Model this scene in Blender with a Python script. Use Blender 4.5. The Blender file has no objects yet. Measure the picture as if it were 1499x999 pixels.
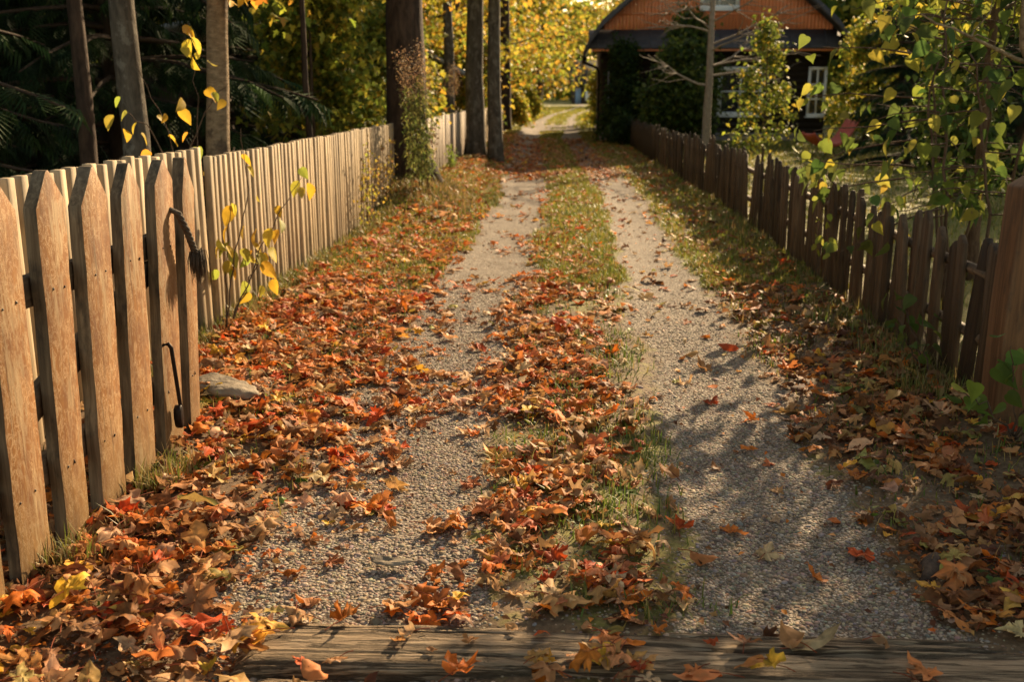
import bpy, math
import numpy as np
from mathutils import Vector, Matrix

rng = np.random.default_rng(11)
sc = bpy.context.scene
COL = sc.collection
R = math.radians
PI = math.pi

# ------------------------------------------------------------------ helpers
def tag(o, label=None, cat=None, group=None, kind=None):
    if label: o['label'] = label
    if cat: o['category'] = cat
    if group: o['group'] = group
    if kind: o['kind'] = kind
    return o

def empty(name, loc, label, cat, group=None, rz=0):
    o = bpy.data.objects.new(name, None)
    o.empty_display_size = .1
    COL.objects.link(o)
    o.location = loc
    o.rotation_euler = (0, 0, rz)
    return tag(o, label, cat, group)

def copy_tree(o, parent=None):
    c = o.copy(); COL.objects.link(c)
    if parent: c.parent = parent
    for ch in [x for x in COL.objects if x.parent == o]:
        copy_tree(ch, c)
    return c

def mk(name, V, F, mats, parent=None, col=None, smooth=False, mi=None, attrs=None, loc=None):
    V = np.asarray(V, np.float32).reshape(-1, 3)
    if not isinstance(F, list): F = [F]
    F = [np.asarray(f, np.int32) for f in F if len(f)]
    me = bpy.data.meshes.new(name)
    me.vertices.add(len(V)); me.vertices.foreach_set('co', V.ravel())
    idx = np.concatenate([f.ravel() for f in F])
    tot = np.concatenate([np.full(len(f), f.shape[1], np.int32) for f in F])
    st = np.concatenate([[0], np.cumsum(tot)[:-1]]).astype(np.int32)
    me.loops.add(len(idx)); me.loops.foreach_set('vertex_index', idx)
    me.polygons.add(len(tot)); me.polygons.foreach_set('loop_start', st)
    if smooth: me.polygons.foreach_set('use_smooth', np.ones(len(tot), bool))
    if mi is not None: me.polygons.foreach_set('material_index', np.asarray(mi, np.int32))
    me.update(calc_edges=True)
    if col is not None:
        c = np.ones((len(V), 4), np.float32); c[:, :3] = col
        a = me.color_attributes.new('Col', 'FLOAT_COLOR', 'POINT')
        a.data.foreach_set('color', c.ravel())
    for k, v in (attrs or {}).items():
        a = me.attributes.new(k, 'FLOAT', 'POINT')
        a.data.foreach_set('value', np.asarray(v, np.float32))
    for m in (mats if isinstance(mats, (list, tuple)) else [mats]): me.materials.append(m)
    o = bpy.data.objects.new(name, me)
    COL.objects.link(o)
    if loc is not None: o.location = loc
    if parent: o.parent = parent
    return o

class MB:
    def __init__(s): s.V = []; s.F = []; s.M = []; s.C = []; s.n = 0
    def add(s, V, F, mi=0, col=(1, 1, 1)):
        V = np.asarray(V, float).reshape(-1, 3)
        if isinstance(F, list) and not isinstance(F[0], np.ndarray): F = [F]
        for f in (F if isinstance(F, list) else [F]):
            f = np.asarray(f, int)
            if len(f):
                s.F.append(f + s.n); s.M.append(np.full(len(f), mi))
        s.C.append(np.broadcast_to(np.asarray(col, float), V.shape))
        s.V.append(V); s.n += len(V)
    def box(s, lo, hi, mi=0, M=None):
        a, b = np.array(lo, float), np.array(hi, float)
        V = np.array([[x, y, z] for x in (a[0], b[0]) for y in (a[1], b[1]) for z in (a[2], b[2])])
        if M is not None: V = V @ np.array(M.to_3x3()).T + np.array(M.translation)
        s.add(V, [[0, 1, 3, 2], [4, 6, 7, 5], [0, 4, 5, 1], [2, 3, 7, 6], [0, 2, 6, 4], [1, 5, 7, 3]], mi)
    def prism(s, P, axis, lo, hi, mi=0, mside=None):
        """P: list of 2D points (in the two axes left), extruded along axis"""
        P = np.array(P, float); n = len(P)
        def mkv(v):
            o = np.zeros((n, 3)); k = [i for i in range(3) if i != axis]
            o[:, k[0]] = P[:, 0]; o[:, k[1]] = P[:, 1]; o[:, axis] = v; return o
        V = np.vstack([mkv(lo), mkv(hi)])
        s.add(V, [np.array([list(range(n))[::-1]]), np.array([[n + i for i in range(n)]])], mi)
        s.n -= 2 * n; s.V.pop(); s.C.pop()
        s.add(V, np.array([[i, (i + 1) % n, n + (i + 1) % n, n + i] for i in range(n)]), mi if mside is None else mside)
    def tube(s, pts, rad, n=8, mi=0, caps=True, rough=0):
        pts = np.asarray(pts, float); m = len(pts)
        rad = np.broadcast_to(np.asarray(rad, float), (m,))
        t = np.gradient(pts, axis=0); t /= np.linalg.norm(t, axis=1)[:, None] + 1e-9
        up = np.where(np.abs(t[:, 2:3]) > .9, np.array([[1., 0, 0]]), np.array([[0, 0, 1.]]))
        if abs(t[:, 2]).mean() > .6: up = np.array([[1., .01, 0]]).repeat(m, 0)
        u = np.cross(up, t); u /= np.linalg.norm(u, axis=1)[:, None] + 1e-9
        v = np.cross(t, u)
        a = np.arange(n) * 2 * PI / n
        rr = rad[:, None] * np.ones((1, n))
        if rough: rr = rr * (1 + rough * (rng.random((m, n)) - .5))
        V = pts[:, None] + rr[:, :, None] * (np.cos(a)[None, :, None] * u[:, None] + np.sin(a)[None, :, None] * v[:, None])
        i = np.arange(m - 1)[:, None] * n; j = np.arange(n)[None]; j2 = (j + 1) % n
        F = np.stack([i + j, i + j2, i + n + j2, i + n + j], -1).reshape(-1, 4)
        Fl = [F]
        if caps and n > 3: Fl += [np.array([list(range(n))[::-1]]), np.array([[(m - 1) * n + k for k in range(n)]])]
        s.add(V, Fl, mi)
    def build(s, name, mats, parent=None, smooth=False, usecol=False, loc=None):
        return mk(name, np.vstack(s.V), s.F, mats, parent, np.vstack(s.C) if usecol else None, smooth, np.concatenate(s.M), loc=loc)

def bevel(o, w=.004, seg=1):
    m = o.modifiers.new('bevel', 'BEVEL'); m.width = w; m.segments = seg; m.limit_method = 'ANGLE'; m.angle_limit = R(40)
    return o

def hash2(i, j, seed):
    h = (i.astype(np.int64) * 374761393 + j.astype(np.int64) * 668265263 + seed * 1442695041) & 0x7fffffff
    h = ((h ^ (h >> 13)) * 1274126177) & 0x7fffffff
    return ((h ^ (h >> 16)) & 0xffff) / 65535.
def vn(x, y, seed=0):
    x = np.asarray(x, float); y = np.asarray(y, float)
    i = np.floor(x); j = np.floor(y); fx = x - i; fy = y - j
    fx = fx * fx * (3 - 2 * fx); fy = fy * fy * (3 - 2 * fy)
    a = hash2(i, j, seed); b = hash2(i + 1, j, seed); c = hash2(i, j + 1, seed); d = hash2(i + 1, j + 1, seed)
    return (a * (1 - fx) + b * fx) * (1 - fy) + (c * (1 - fx) + d * fx) * fy
def fbm(x, y, seed=0, o=3):
    r = 0; a = .5; t = 0
    for k in range(o):
        r = r + a * vn(x * 2 ** k, y * 2 ** k, seed + k); t += a; a *= .5
    return r / t
def sst(x, a, b):
    t = np.clip((x - a) / (b - a), 0, 1); return t * t * (3 - 2 * t)
def nrm(v): return v / (np.linalg.norm(v, axis=-1, keepdims=True) + 1e-9)
def frames(d, n):
    y = nrm(d); x = nrm(np.cross(y, n)); z = np.cross(x, y)
    return np.stack([x, y, z], -1)
def scatter(T, pos, Rm, s, col):
    Vt, Fl = T
    s = np.broadcast_to(np.asarray(s, float), (len(pos),))
    V = np.einsum('nij,kj->nki', Rm, Vt) * s[:, None, None] + pos[:, None]
    k = len(Vt); off = (np.arange(len(pos)) * k)[:, None, None]
    F = [(f[None] + off).reshape(-1, f.shape[1]) for f in Fl]
    return V.reshape(-1, 3), F, np.repeat(col, k, 0)
def pick(pal, n, jit=.25, p=None):
    pal = np.array(pal); i = rng.choice(len(pal), n, p=p)
    c = pal[i] * (1 + jit * (rng.random((n, 1)) * 2 - 1)) * (1 + .12 * (rng.random((n, 3)) * 2 - 1))
    return np.clip(c, 0, 1)

# ------------------------------------------------------------------ leaf templates
def fan_rings(outl, c, ts):
    outl = np.array(outl, float); n = len(outl); c = np.array(c, float)
    V = [np.array([[c[0], c[1], 0]])]
    for t in ts: V.append(np.column_stack([c + (outl - c) * t, np.zeros(n)]))
    j = np.arange(n); j2 = (j + 1) % n
    F3 = np.column_stack([np.zeros(n, int), 1 + j, 1 + j2])
    F4 = [np.column_stack([1 + r * n + j, 1 + (r + 1) * n + j, 1 + (r + 1) * n + j2, 1 + r * n + j2]) for r in range(len(ts) - 1)]
    return np.vstack(V), [F3] + F4
BROAD_ = (np.array([[0, 0, 0], [-.33, .4, .1], [.33, .4, .1], [0, 1, -.18], [0, .45, 0]], float), [np.array([[0, 4, 1], [0, 2, 4], [1, 4, 3], [4, 2, 3]])])
half = [(0, 0), (.10, -.07), (.24, -.08), (.38, -.04), (.27, .06), (.25, .12), (.42, .20), (.55, .36), (.42, .36), (.36, .46), (.28, .40), (.17, .36), (.19, .50), (.27, .60), (.15, .66), (.08, .78), (0, .95)]
maple_out = half + [(-x, y) for x, y in half[::-1][1:-1]]
hs = [(0, 0), (.24, -.08), (.38, -.04), (.26, .10), (.55, .36), (.34, .42), (.17, .36), (.27, .60), (0, .95)]
maple_small = hs + [(-x, y) for x, y in hs[::-1][1:-1]]
ho = [(0, 0), (.14, .04), (.27, .18), (.32, .38), (.27, .60), (.15, .80), (.05, .93), (0, 1.0)]
oval_out = ho + [(-x, y) for x, y in ho[::-1][1:-1]]
hh = [(0, .0), (.14, -.035), (.29, .03), (.385, .20), (.37, .40), (.26, .62), (.115, .82), (.035, .95), (0, 1.04)]
heart_out = hh + [(-x, y) for x, y in hh[::-1][1:-1]]
MAPLE_HI = fan_rings(maple_out, (0, .2), (.3, .55, .8, 1))
MAPLE_MID = fan_rings(maple_out, (0, .2), (.5, 1))
MAPLE_LO = fan_rings(maple_small, (0, .2), (.5, 1))
OVAL_HI = fan_rings(oval_out, (0, .42), (.4, .75, 1))
OVAL_LO = fan_rings(oval_out[::2], (0, .42), (1,))
def bend(T, a=-.5, b=.25):
    V = T[0].copy(); V[:, 2] = a * V[:, 1] ** 2 + b * np.abs(V[:, 0]); return V, T[1]
NARROW = (BROAD_[0] * np.array([.38, 1, 1]), BROAD_[1])
HEART = bend(fan_rings(heart_out, (0, .35), (.6, 1)), -.35, .25)
OVALB = bend(fan_rings(oval_out, (0, .4), (1,)), -.3, .3)
BROAD = (np.array([[0, 0, 0], [-.33, .4, .1], [.33, .4, .1], [0, 1, -.18], [0, .45, 0]], float), [np.array([[0, 4, 1], [0, 2, 4], [1, 4, 3], [4, 2, 3]])])
MSTAR = bend(fan_rings(maple_small, (0, .2), (1,)), -.35, .2)
# needle spray: a twig with side needles, drooping
def spray_T():
    V = []; F = []
    def tri(a, b, c):
        F.append([len(V), len(V) + 1, len(V) + 2]); V.extend([a, b, c])
    tri((-.035, 0, 0), (.035, 0, 0), (0, 1, -.22))
    for k in range(7):
        t = .06 + k * .12
        z = -.22 * t * t; L = .46 * (1 - .55 * t)
        for sg in (-1, 1):
            tri((0, t - .035, z), (0, t + .05, z), (sg * L, t + .24, z - .10 - .05 * k % 3))
    for k in range(3):
        t = .2 + k * .25; z = -.22 * t * t
        tri((-.03, t, z), (.03, t, z), (.05 * (k - 1), t + .18, z - .26))
    return np.array(V, float), [np.array(F)]
SPRAY = spray_T()

# ------------------------------------------------------------------ materials
class NT:
    def __init__(s, name):
        s.m = bpy.data.materials.new(name); s.m.use_nodes = True
        s.t = s.m.node_tree; s.t.nodes.clear()
        s.out = s.t.nodes.new('ShaderNodeOutputMaterial')
    def n(s, ty, props=None, **ins):
        nd = s.t.nodes.new('ShaderNode' + ty)
        for k, v in (props or {}).items(): setattr(nd, k, v)
        for k, v in ins.items():
            k2 = int(k[1:]) if k[0] == '_' and k[1:].isdigit() else k.replace('_', ' ')
            sk = nd.inputs[k2]
            if isinstance(v, bpy.types.NodeSocket): s.t.links.new(v, sk)
            else:
                if isinstance(v, tuple) and len(v) == 3 and sk.type == 'RGBA': v = v + (1,)
                sk.default_value = v
        return nd
    def ramp(s, fac, *st, interp='LINEAR'):
        nd = s.t.nodes.new('ShaderNodeValToRGB'); nd.color_ramp.interpolation = interp
        e = nd.color_ramp.elements
        while len(e) < len(st): e.new(.5)
        for el, (p, c) in zip(e, st):
            el.position = p; el.color = (c if isinstance(c, tuple) else (c, c, c)) + (1,)
        s.t.links.new(fac, nd.inputs[0]); return nd.outputs[0]
    def mix(s, f, a, b, mode='MIX'):
        nd = s.t.nodes.new('ShaderNodeMix'); nd.data_type = 'RGBA'; nd.blend_type = mode
        for k, v in ((0, f), (6, a), (7, b)):
            if isinstance(v, bpy.types.NodeSocket): s.t.links.new(v, nd.inputs[k])
            else: nd.inputs[k].default_value = v if k == 0 else (tuple(v) + (1,) if len(v) == 3 else v)
        return nd.outputs[2]
    def math(s, op, a, b=0., c=0.):
        nd = s.t.nodes.new('ShaderNodeMath'); nd.operation = op
        for k, v in enumerate((a, b, c)):
            if isinstance(v, bpy.types.NodeSocket): s.t.links.new(v, nd.inputs[k])
            else: nd.inputs[k].default_value = v
        return nd.outputs[0]
    def coord(s, scale=(1, 1, 1), rnd=False, kind='Object'):
        tc = s.n('TexCoord')
        v = tc.outputs[kind]
        mp = s.n('Mapping', Vector=v, Scale=scale)
        if rnd:
            oi = s.n('ObjectInfo')
            cm = s.n('CombineXYZ', X=s.math('MULTIPLY', oi.outputs['Random'], 37.), Y=s.math('MULTIPLY', oi.outputs['Random'], 91.), Z=s.math('MULTIPLY', oi.outputs['Random'], 53.))
            ad = s.n('VectorMath', {'operation': 'ADD'}, _0=mp.outputs[0], _1=cm.outputs[0])
            return ad.outputs[0]
        return mp.outputs[0]
    def noise(s, vec, scale=5., detail=4., rough=.55, dist=0.):
        return s.n('TexNoise', Vector=vec, Scale=scale, Detail=detail, Roughness=rough, Distortion=dist).outputs[0]
    def bump(s, h, st=.3, d=.01, nrm=None):
        kw = dict(Height=h, Strength=st, Distance=d)
        if nrm is not None: kw['Normal'] = nrm
        return s.n('Bump', **kw).outputs[0]
    def prin(s, col, rough=.7, nrm=None, metal=0., spec=.3):
        kw = dict(Base_Color=col, Roughness=rough, Metallic=metal)
        if nrm is not None: kw['Normal'] = nrm
        nd = s.n('BsdfPrincipled', **kw); nd.inputs['Specular IOR Level'].default_value = spec
        return nd.outputs[0]
    def done(s, sh): s.t.links.new(sh, s.out.inputs[0]); return s.m

def leaf_mat(name, tr=.35, rough=.5, spot=.5, nscale=25., back=(.62, .42, .26), backmix=.0, tint=1., spec=.3):
    k = NT(name)
    a = k.n('Attribute', {'attribute_name': 'Col'}).outputs['Color']
    co = k.coord()
    n1 = k.noise(co, nscale, 3.)
    c = k.mix(spot, a, k.ramp(n1, (.3, .35), (.5, .9), (.75, 1.25)), 'MULTIPLY')
    if backmix:
        g = k.n('NewGeometry').outputs['Backfacing']
        c = k.mix(k.math('MULTIPLY', g, backmix), c, back)
    n = k.bump(n1, .4, .004)
    p = k.prin(c, rough, n, spec=spec)
    t = k.n('BsdfTranslucent', Color=k.mix(1., c, (tint, tint, tint), 'MULTIPLY')).outputs[0]
    return k.done(k.n('MixShader', _0=tr, _1=p, _2=t).outputs[0])

M = {}
M['dead_leaf'] = leaf_mat('dead_leaf', .30, .6, .75, 30., back=(.50, .27, .12), backmix=.4, spec=.15)
M['leaf'] = leaf_mat('leaf', .5, .55, .35, 12., spec=.15)
M['needle'] = leaf_mat('needle', .15, .7, .3, 3., spec=.1)
M['grass'] = leaf_mat('grass', .35, .5, .2, 8.)

def plain(name, col, rough=.6, metal=0., var=.25, scale=8., bump=.15, sc3=(1, 1, 1), spec=.3, dist=.005):
    k = NT(name); co = k.coord(sc3)
    n = k.noise(co, scale, 5.)
    c = k.mix(1., col, k.ramp(n, (.25, 1 - var), (.75, 1 + var)), 'MULTIPLY')
    return k.done(k.prin(c, rough, k.bump(n, bump, dist), metal, spec))

def wood(name, c1, c2, c3, along='z', rough=.75, fine=60., bump=.35, dirt=(.03, .025, .02), dirtamt=.3, rnd=True, tone=.35):
    k = NT(name)
    sv = {'x': (.04, 1, 1), 'y': (1, .04, 1), 'z': (1, 1, .04)}[along]
    co = k.coord(sv, rnd); cu = k.coord((1, 1, .35) if along == 'z' else (.35, 1, 1), rnd)
    g = k.noise(co, fine, 5., .6, .4)
    b = k.noise(cu, 6., 4.)
    c = k.ramp(g, (.25, c1), (.5, c2), (.75, c3))
    d = k.noise(cu, 14., 5., .65)
    c = k.mix(k.math('MULTIPLY', k.ramp(d, (.52, 0.), (.68, 1.)), dirtamt), c, dirt)
    oi = k.n('ObjectInfo').outputs['Random']
    tn = k.ramp(oi, (0., 1 - tone), (1., 1 + tone * .6))
    c = k.mix(1., c, tn, 'MULTIPLY')
    c = k.mix(.5, c, k.ramp(b, (.3, .6), (.7, 1.15)), 'MULTIPLY')
    return k.done(k.prin(c, rough, k.bump(g, bump, .004), spec=.25))

M['slat'] = wood('slat_wood', (.27, .195, .115), (.41, .31, .19), (.50, .39, .255), fine=55., dirtamt=.4, tone=.3)
M['board'] = wood('board_wood', (.24, .19, .14), (.38, .31, .24), (.46, .39, .30), fine=45., dirtamt=.3, tone=.22)
M['old_picket'] = wood('old_picket_wood', (.042, .026, .015), (.088, .054, .029), (.145, .095, .056), fine=45., dirtamt=.7, tone=.55)
M['post'] = wood('post_wood', (.06, .03, .015), (.125, .064, .03), (.18, .10, .05), fine=40., dirtamt=.6)
M['rail'] = wood('rail_wood', (.06, .04, .025), (.13, .085, .05), (.2, .14, .09), along='y', fine=50., dirtamt=.5)
M['old_side'] = wood('mottled_side_wood', (.06, .042, .026), (.14, .10, .06), (.25, .19, .12), fine=60., dirtamt=.8, dirt=(.02, .017, .014))  # greyer, darker mottled wood for the side faces of the gate pickets

def gate_paint():
    k = NT('worn_brown_paint')
    co = k.coord((1, 1, .09), True); cu = k.coord((1, 1, .35), True); c3 = k.coord((1, 1, 1), True)
    g = k.noise(co, 70., 5., .6, .3)
    base = k.ramp(g, (.25, (.165, .068, .018)), (.55, (.24, .105, .029)), (.8, (.29, .138, .042)))
    w = k.noise(cu, 18., 7., .7, 1.2)
    w = k.noise(k.coord((1, 1, .5), True), 26., 8., .75, 1.6)
    sc_ = k.ramp(w, (.50, 0.), (.515, 1.), (.545, 0.))            # peeled lines of paint
    base = k.mix(k.math('MULTIPLY', sc_, .75), base, (.62, .46, .27))
    w2 = k.noise(k.coord((1, 1, .12), True), 30., 6., .75, .6)
    base = k.mix(k.math('MULTIPLY', k.ramp(w2, (.61, 0.), (.67, 1.)), .55), base, (.50, .36, .20))
    dk = k.noise(k.coord((1, 1, .4), True), 9., 7., .75)
    base = k.mix(k.math('MULTIPLY', k.ramp(dk, (.44, 0.), (.62, 1.)), .8), base, (.135, .055, .02))
    # large patches where the paint is gone and grey-tan wood shows, streaked along the grain
    pw = k.noise(k.coord((1, 1, .22), True), 7., 9., .78, .8)
    pm = k.ramp(k.math('ADD', pw, k.math('MULTIPLY', k.math('SUBTRACT', g, .5), .35)), (.545, 0.), (.60, 1.))
    bare = k.ramp(k.noise(k.coord((1, 1, .05), True), 90., 4., .6), (.3, (.19, .125, .065)), (.7, (.40, .285, .16)))
    base = k.mix(k.math('MULTIPLY', pm, .8), base, bare)
    st = k.noise(k.coord((1, 1, .06), True), 34., 6., .7, .3)
    base = k.mix(k.math('MULTIPLY', k.ramp(st, (.56, 0.), (.66, 1.)), .75), base, (.085, .04, .016))
    # green-black rot near the ground
    geo = k.n('NewGeometry').outputs['Position']
    z = k.n('SeparateXYZ', Vector=geo).outputs[2]
    zz = k.math('ADD', z, k.math('MULTIPLY', k.math('SUBTRACT', dk, .5), .5))
    base = k.mix(k.math('MULTIPLY', k.ramp(zz, (.0, 1.), (.4, 0.)), .5), base, (.16, .125, .055))
    h = k.math('ADD', g, k.math('MULTIPLY', sc_, .5))
    return k.done(k.prin(base, .62, k.bump(h, .35, .003), spec=.3))
M['gate'] = gate_paint()

def timber_mat():
    k = NT('weathered_timber')
    co = k.coord((.10, 1, 1)); cu = k.coord((.25, 1, 1)); c3 = k.coord()
    g = k.noise(co, 55., 7., .65, .5)
    c = k.ramp(g, (.2, (.085, .058, .035)), (.42, (.22, .155, .095)), (.6, (.31, .225, .14)), (.8, (.40, .305, .20)))
    cr = k.noise(k.coord((.06, 1, 1)), 20., 6., .65, 1.2)
    crm = k.ramp(cr, (.45, 0.), (.485, 1.), (.515, 1.), (.55, 0.))
    c = k.mix(k.math('MULTIPLY', crm, .65), c, (.03, .02, .012))
    d = k.noise(c3, 4., 5., .6)
    c = k.mix(k.math('MULTIPLY', k.ramp(d, (.5, 0.), (.7, 1.)), .35), c, (.13, .095, .055))
    h = k.math('SUBTRACT', g, crm)
    return k.done(k.prin(c, .7, k.bump(h, .9, .016), spec=.15))
M['timber'] = timber_mat()

def bark(name, c1, c2, lich=None, la=.0, fine=18., sc3=(1, 1, .3), bump=.8):
    k = NT(name); co = k.coord(sc3)
    n = k.noise(co, fine, 6., .65, .3)
    c = k.ramp(n, (.3, c1), (.65, c2))
    if lich:
        l = k.noise(k.coord((1, 1, .7)), fine * .55, 5., .7)
        c = k.mix(k.math('MULTIPLY', k.ramp(l, (.52, 0.), (.6, 1.)), la), c, lich)
    return k.done(k.prin(c, .85, k.bump(n, bump, .02), spec=.2))
M['bark_dark'] = bark('dark_bark', (.018, .012, .009), (.085, .055, .038), fine=14.)
M['bark_grey'] = bark('grey_bark', (.035, .028, .021), (.12, .10, .075), (.24, .22, .18), .45, 16.)
M['bark_aspen'] = bark('aspen_bark', (.12, .085, .05), (.30, .22, .135), (.07, .05, .035), .7, 14., (1, 1, 2.))
M['bark_twig'] = bark('twig_bark', (.05, .03, .02), (.13, .085, .055), fine=40.)
M['bark_pale'] = bark('pale_twig_bark', (.16, .13, .10), (.32, .27, .22), fine=40.)
M['bark_spruce'] = bark('spruce_bark', (.025, .018, .013), (.075, .05, .035), fine=18.)

def ground_mat():
    k = NT('lane_ground')
    co = k.coord()
    ga = k.n('Attribute', {'attribute_name': 'gravel'}).outputs['Fac']
    gr = k.n('Attribute', {'attribute_name': 'moss'}).outputs['Fac']
    fn = k.noise(co, 45., 4., .6)
    mn = k.noise(co, 7., 5., .6)
    vo = k.n('TexVoronoi', {'feature': 'F1'}, Vector=co, Scale=72., Randomness=1.)
    v2 = k.n('TexVoronoi', {'feature': 'F1'}, Vector=co, Scale=135., Randomness=1.)
    r1 = k.n('SeparateColor', Color=vo.outputs['Color']).outputs[0]
    r2 = k.n('SeparateColor', Color=v2.outputs['Color']).outputs[0]
    def peb(r, d):
        c = k.ramp(r, (0., (.10, .08, .065)), (.25, (.23, .185, .14)), (.5, (.31, .255, .195)), (.75, (.37, .31, .245)), (1., (.48, .42, .345)))
        return k.mix(k.ramp(d, (.35, 0.), (.62, 1.)), c, (.085, .062, .042))
    gc = k.mix(k.ramp(fn, (.5, 0.), (.56, 1.)), peb(r1, vo.outputs['Distance']), peb(r2, v2.outputs['Distance']))
    gc = k.mix(.55, gc, k.ramp(mn, (.3, .68), (.7, 1.2)), 'MULTIPLY')
    soil = k.ramp(fn, (.25, (.06, .038, .02)), (.55, (.135, .085, .045)), (.8, (.20, .135, .075)))
    moss = k.ramp(fn, (.3, (.07, .07, .014)), (.55, (.17, .155, .035)), (.75, (.26, .22, .06)))
    mm = k.math('ADD', gr, k.math('MULTIPLY', k.math('SUBTRACT', mn, .5), 1.4))
    soil = k.mix(k.ramp(mm, (.35, 0.), (.65, 1.)), soil, moss)
    m1 = k.math('ADD', ga, k.math('MULTIPLY', k.math('SUBTRACT', fn, .5), .9))
    m1 = k.math('ADD', m1, k.math('MULTIPLY', k.math('SUBTRACT', mn, .5), .35))
    mask = k.ramp(m1, (.4, 0.), (.6, 1.))
    c = k.mix(mask, soil, gc)
    h = k.math('SUBTRACT', 1., k.math('MULTIPLY', vo.outputs['Distance'], 1.))
    h = k.math('ADD', k.math('MULTIPLY', h, mask), k.math('MULTIPLY', fn, .8))
    return k.done(k.prin(c, .85, k.bump(h, .6, .012), spec=.2))
M['ground'] = ground_mat()

def attr_mat(name, rough=.6, bump=.2, scale=90., spec=.35):
    k = NT(name); a = k.n('Attribute', {'attribute_name': 'Col'}).outputs['Color']
    n = k.noise(k.coord(), scale, 4.)
    c = k.mix(.6, a, k.ramp(n, (.3, .65), (.7, 1.25)), 'MULTIPLY')
    return k.done(k.prin(c, rough, k.bump(n, bump, .002), spec=spec))
M['pebble'] = attr_mat('pebble_stone', .75, spec=.12)
M['straw'] = attr_mat('dry_plant', .8, 0.)
M['stone'] = plain('field_stone', (.17, .135, .095), .85, 0, .7, 9., 1., dist=.03)
M['rope'] = plain('old_rope', (.075, .058, .042), .9, 0, .5, 60., .5)
M['iron'] = plain('black_iron', (.02, .015, .014), .45, .6, .3, 40., .2)
M['log_wall'] = plain('tarred_log_wall', (.030, .021, .016), .7, 0, .45, 6., .3, (1, 1, 5))
M['orange'] = plain('orange_boarding', (.80, .28, .12), .6, 0, .15, 5., .1, (6, 6, .5))
M['tin'] = plain('dark_tin', (.085, .08, .085), .7, .0, .25, 5., .05)
M['shingle'] = plain('dark_roofing', (.035, .03, .028), .8, 0, .4, 12., .5)
M['white'] = plain('white_paint', (.84, .84, .82), .5, 0, .06, 12., .05)
M['curtain'] = plain('pale_curtain', (.55, .5, .45), .9, 0, .3, 8., .1, (4, 4, .3))
M['found'] = plain('stone_plinth', (.22, .19, .16), .85, 0, .5, 5., .5)
M['redseat'] = plain('red_cushion', (.42, .10, .07), .75, 0, .25, 10., .2)
M['greyroof'] = plain('grey_metal_roof', (.26, .27, .27), .5, .2, .2, 3., .05)
M['brownwall'] = plain('brown_board_wall', (.06, .04, .03), .8, 0, .4, 9., .3, (4, 4, .2))
M['greywall'] = plain('grey_wall', (.30, .30, .34), .8, 0, .15, 3., .05)
M['blue'] = plain('blue_paint', (.20, .30, .46), .5, 0, .1, 6., .05)
def glass_mat():
    k = NT('window_glass')
    return k.done(k.prin((.02, .022, .025), .06, None, 0., .6))
M['glass'] = glass_mat()

# ------------------------------------------------------------------ lane layout
def cen(Y): return np.interp(Y, [0, 16, 24, 36, 56, 70, 85, 110, 140], [0, 0, -.35, -.85, -.95, -.6, .4, 1.6, 1.2])
def trackdist(X, Y):
    c = cen(Y); w = .34 + .1 * (vn(Y * .8, X * 0 + 3, 5) - .5) + np.interp(Y, [2, 3.2, 5], [.12, .06, 0])
    w = w * np.interp(Y, [0, 5, 11, 50, 80], [1, 1, .84, .9, .8])
    dl = np.abs(X - (c - .74)) - w - .05; dr = np.abs(X - (c + .77)) - w + .03
    return dl, dr
def gravel_m(X, Y):
    dl, dr = trackdist(X, Y)
    d = np.minimum(dl, dr)
    edge = .22 * (fbm(X * 3., Y * 2., 21, 4) - .5) * 2 + .1 * (fbm(X * 14, Y * 14, 31, 2) - .5) * 2
    g = 1 - sst(d + edge * .75, -.17, .2)
    wide = sst(Y, 40, 46) * (1 - sst(Y, 54, 60)) * (1 - sst(np.abs(X - cen(Y)), 1.0, 1.7))
    g = np.maximum(g, wide * sst(fbm(X * 1.2, Y * .6, 41), .3, .5))
    return np.clip(g, 0, 1) * (1 - sst(Y, 150, 170))
def gz(X, Y):
    X = np.asarray(X, float); Y = np.asarray(Y, float)
    near = 1 - sst(Y, 30, 60)
    z = .03 * (fbm(X * 1.3, Y * 1.3, 3) - .5) * near + .012 * (fbm(X * 9, Y * 9, 8, 2) - .5) * (1 - sst(Y, 10, 20))
    dl, dr = trackdist(X, Y)
    z = z - .03 * (1 - sst(np.minimum(dl, dr), -.25, .2)) * near
    z = z + .05 * sst(-X, 1.5, 2.0) * (1 - sst(Y, 30, 40)) * sst(Y, 3.6, 4.6)
    z = z + .16 * sst(-X - .5, .6, 1.7) * sst(Y, 11.5, 14) * (1 - sst(Y, 40, 60))
    z = z + .17 * np.exp(-((X + 2.3) ** 2 / 1.0 + (Y - 14.4) ** 2 / 3.0))
    z = z + .05 * sst(X, 1.3, 2.1) * near
    z = z - .022 * (1 - sst(Y, 2.5, 2.9))
    # broad swell of the land far away
    z = z + sst(np.hypot(X, Y), 120, 420) * 5 * fbm(X * .006, Y * .006, 55)
    return z

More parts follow.
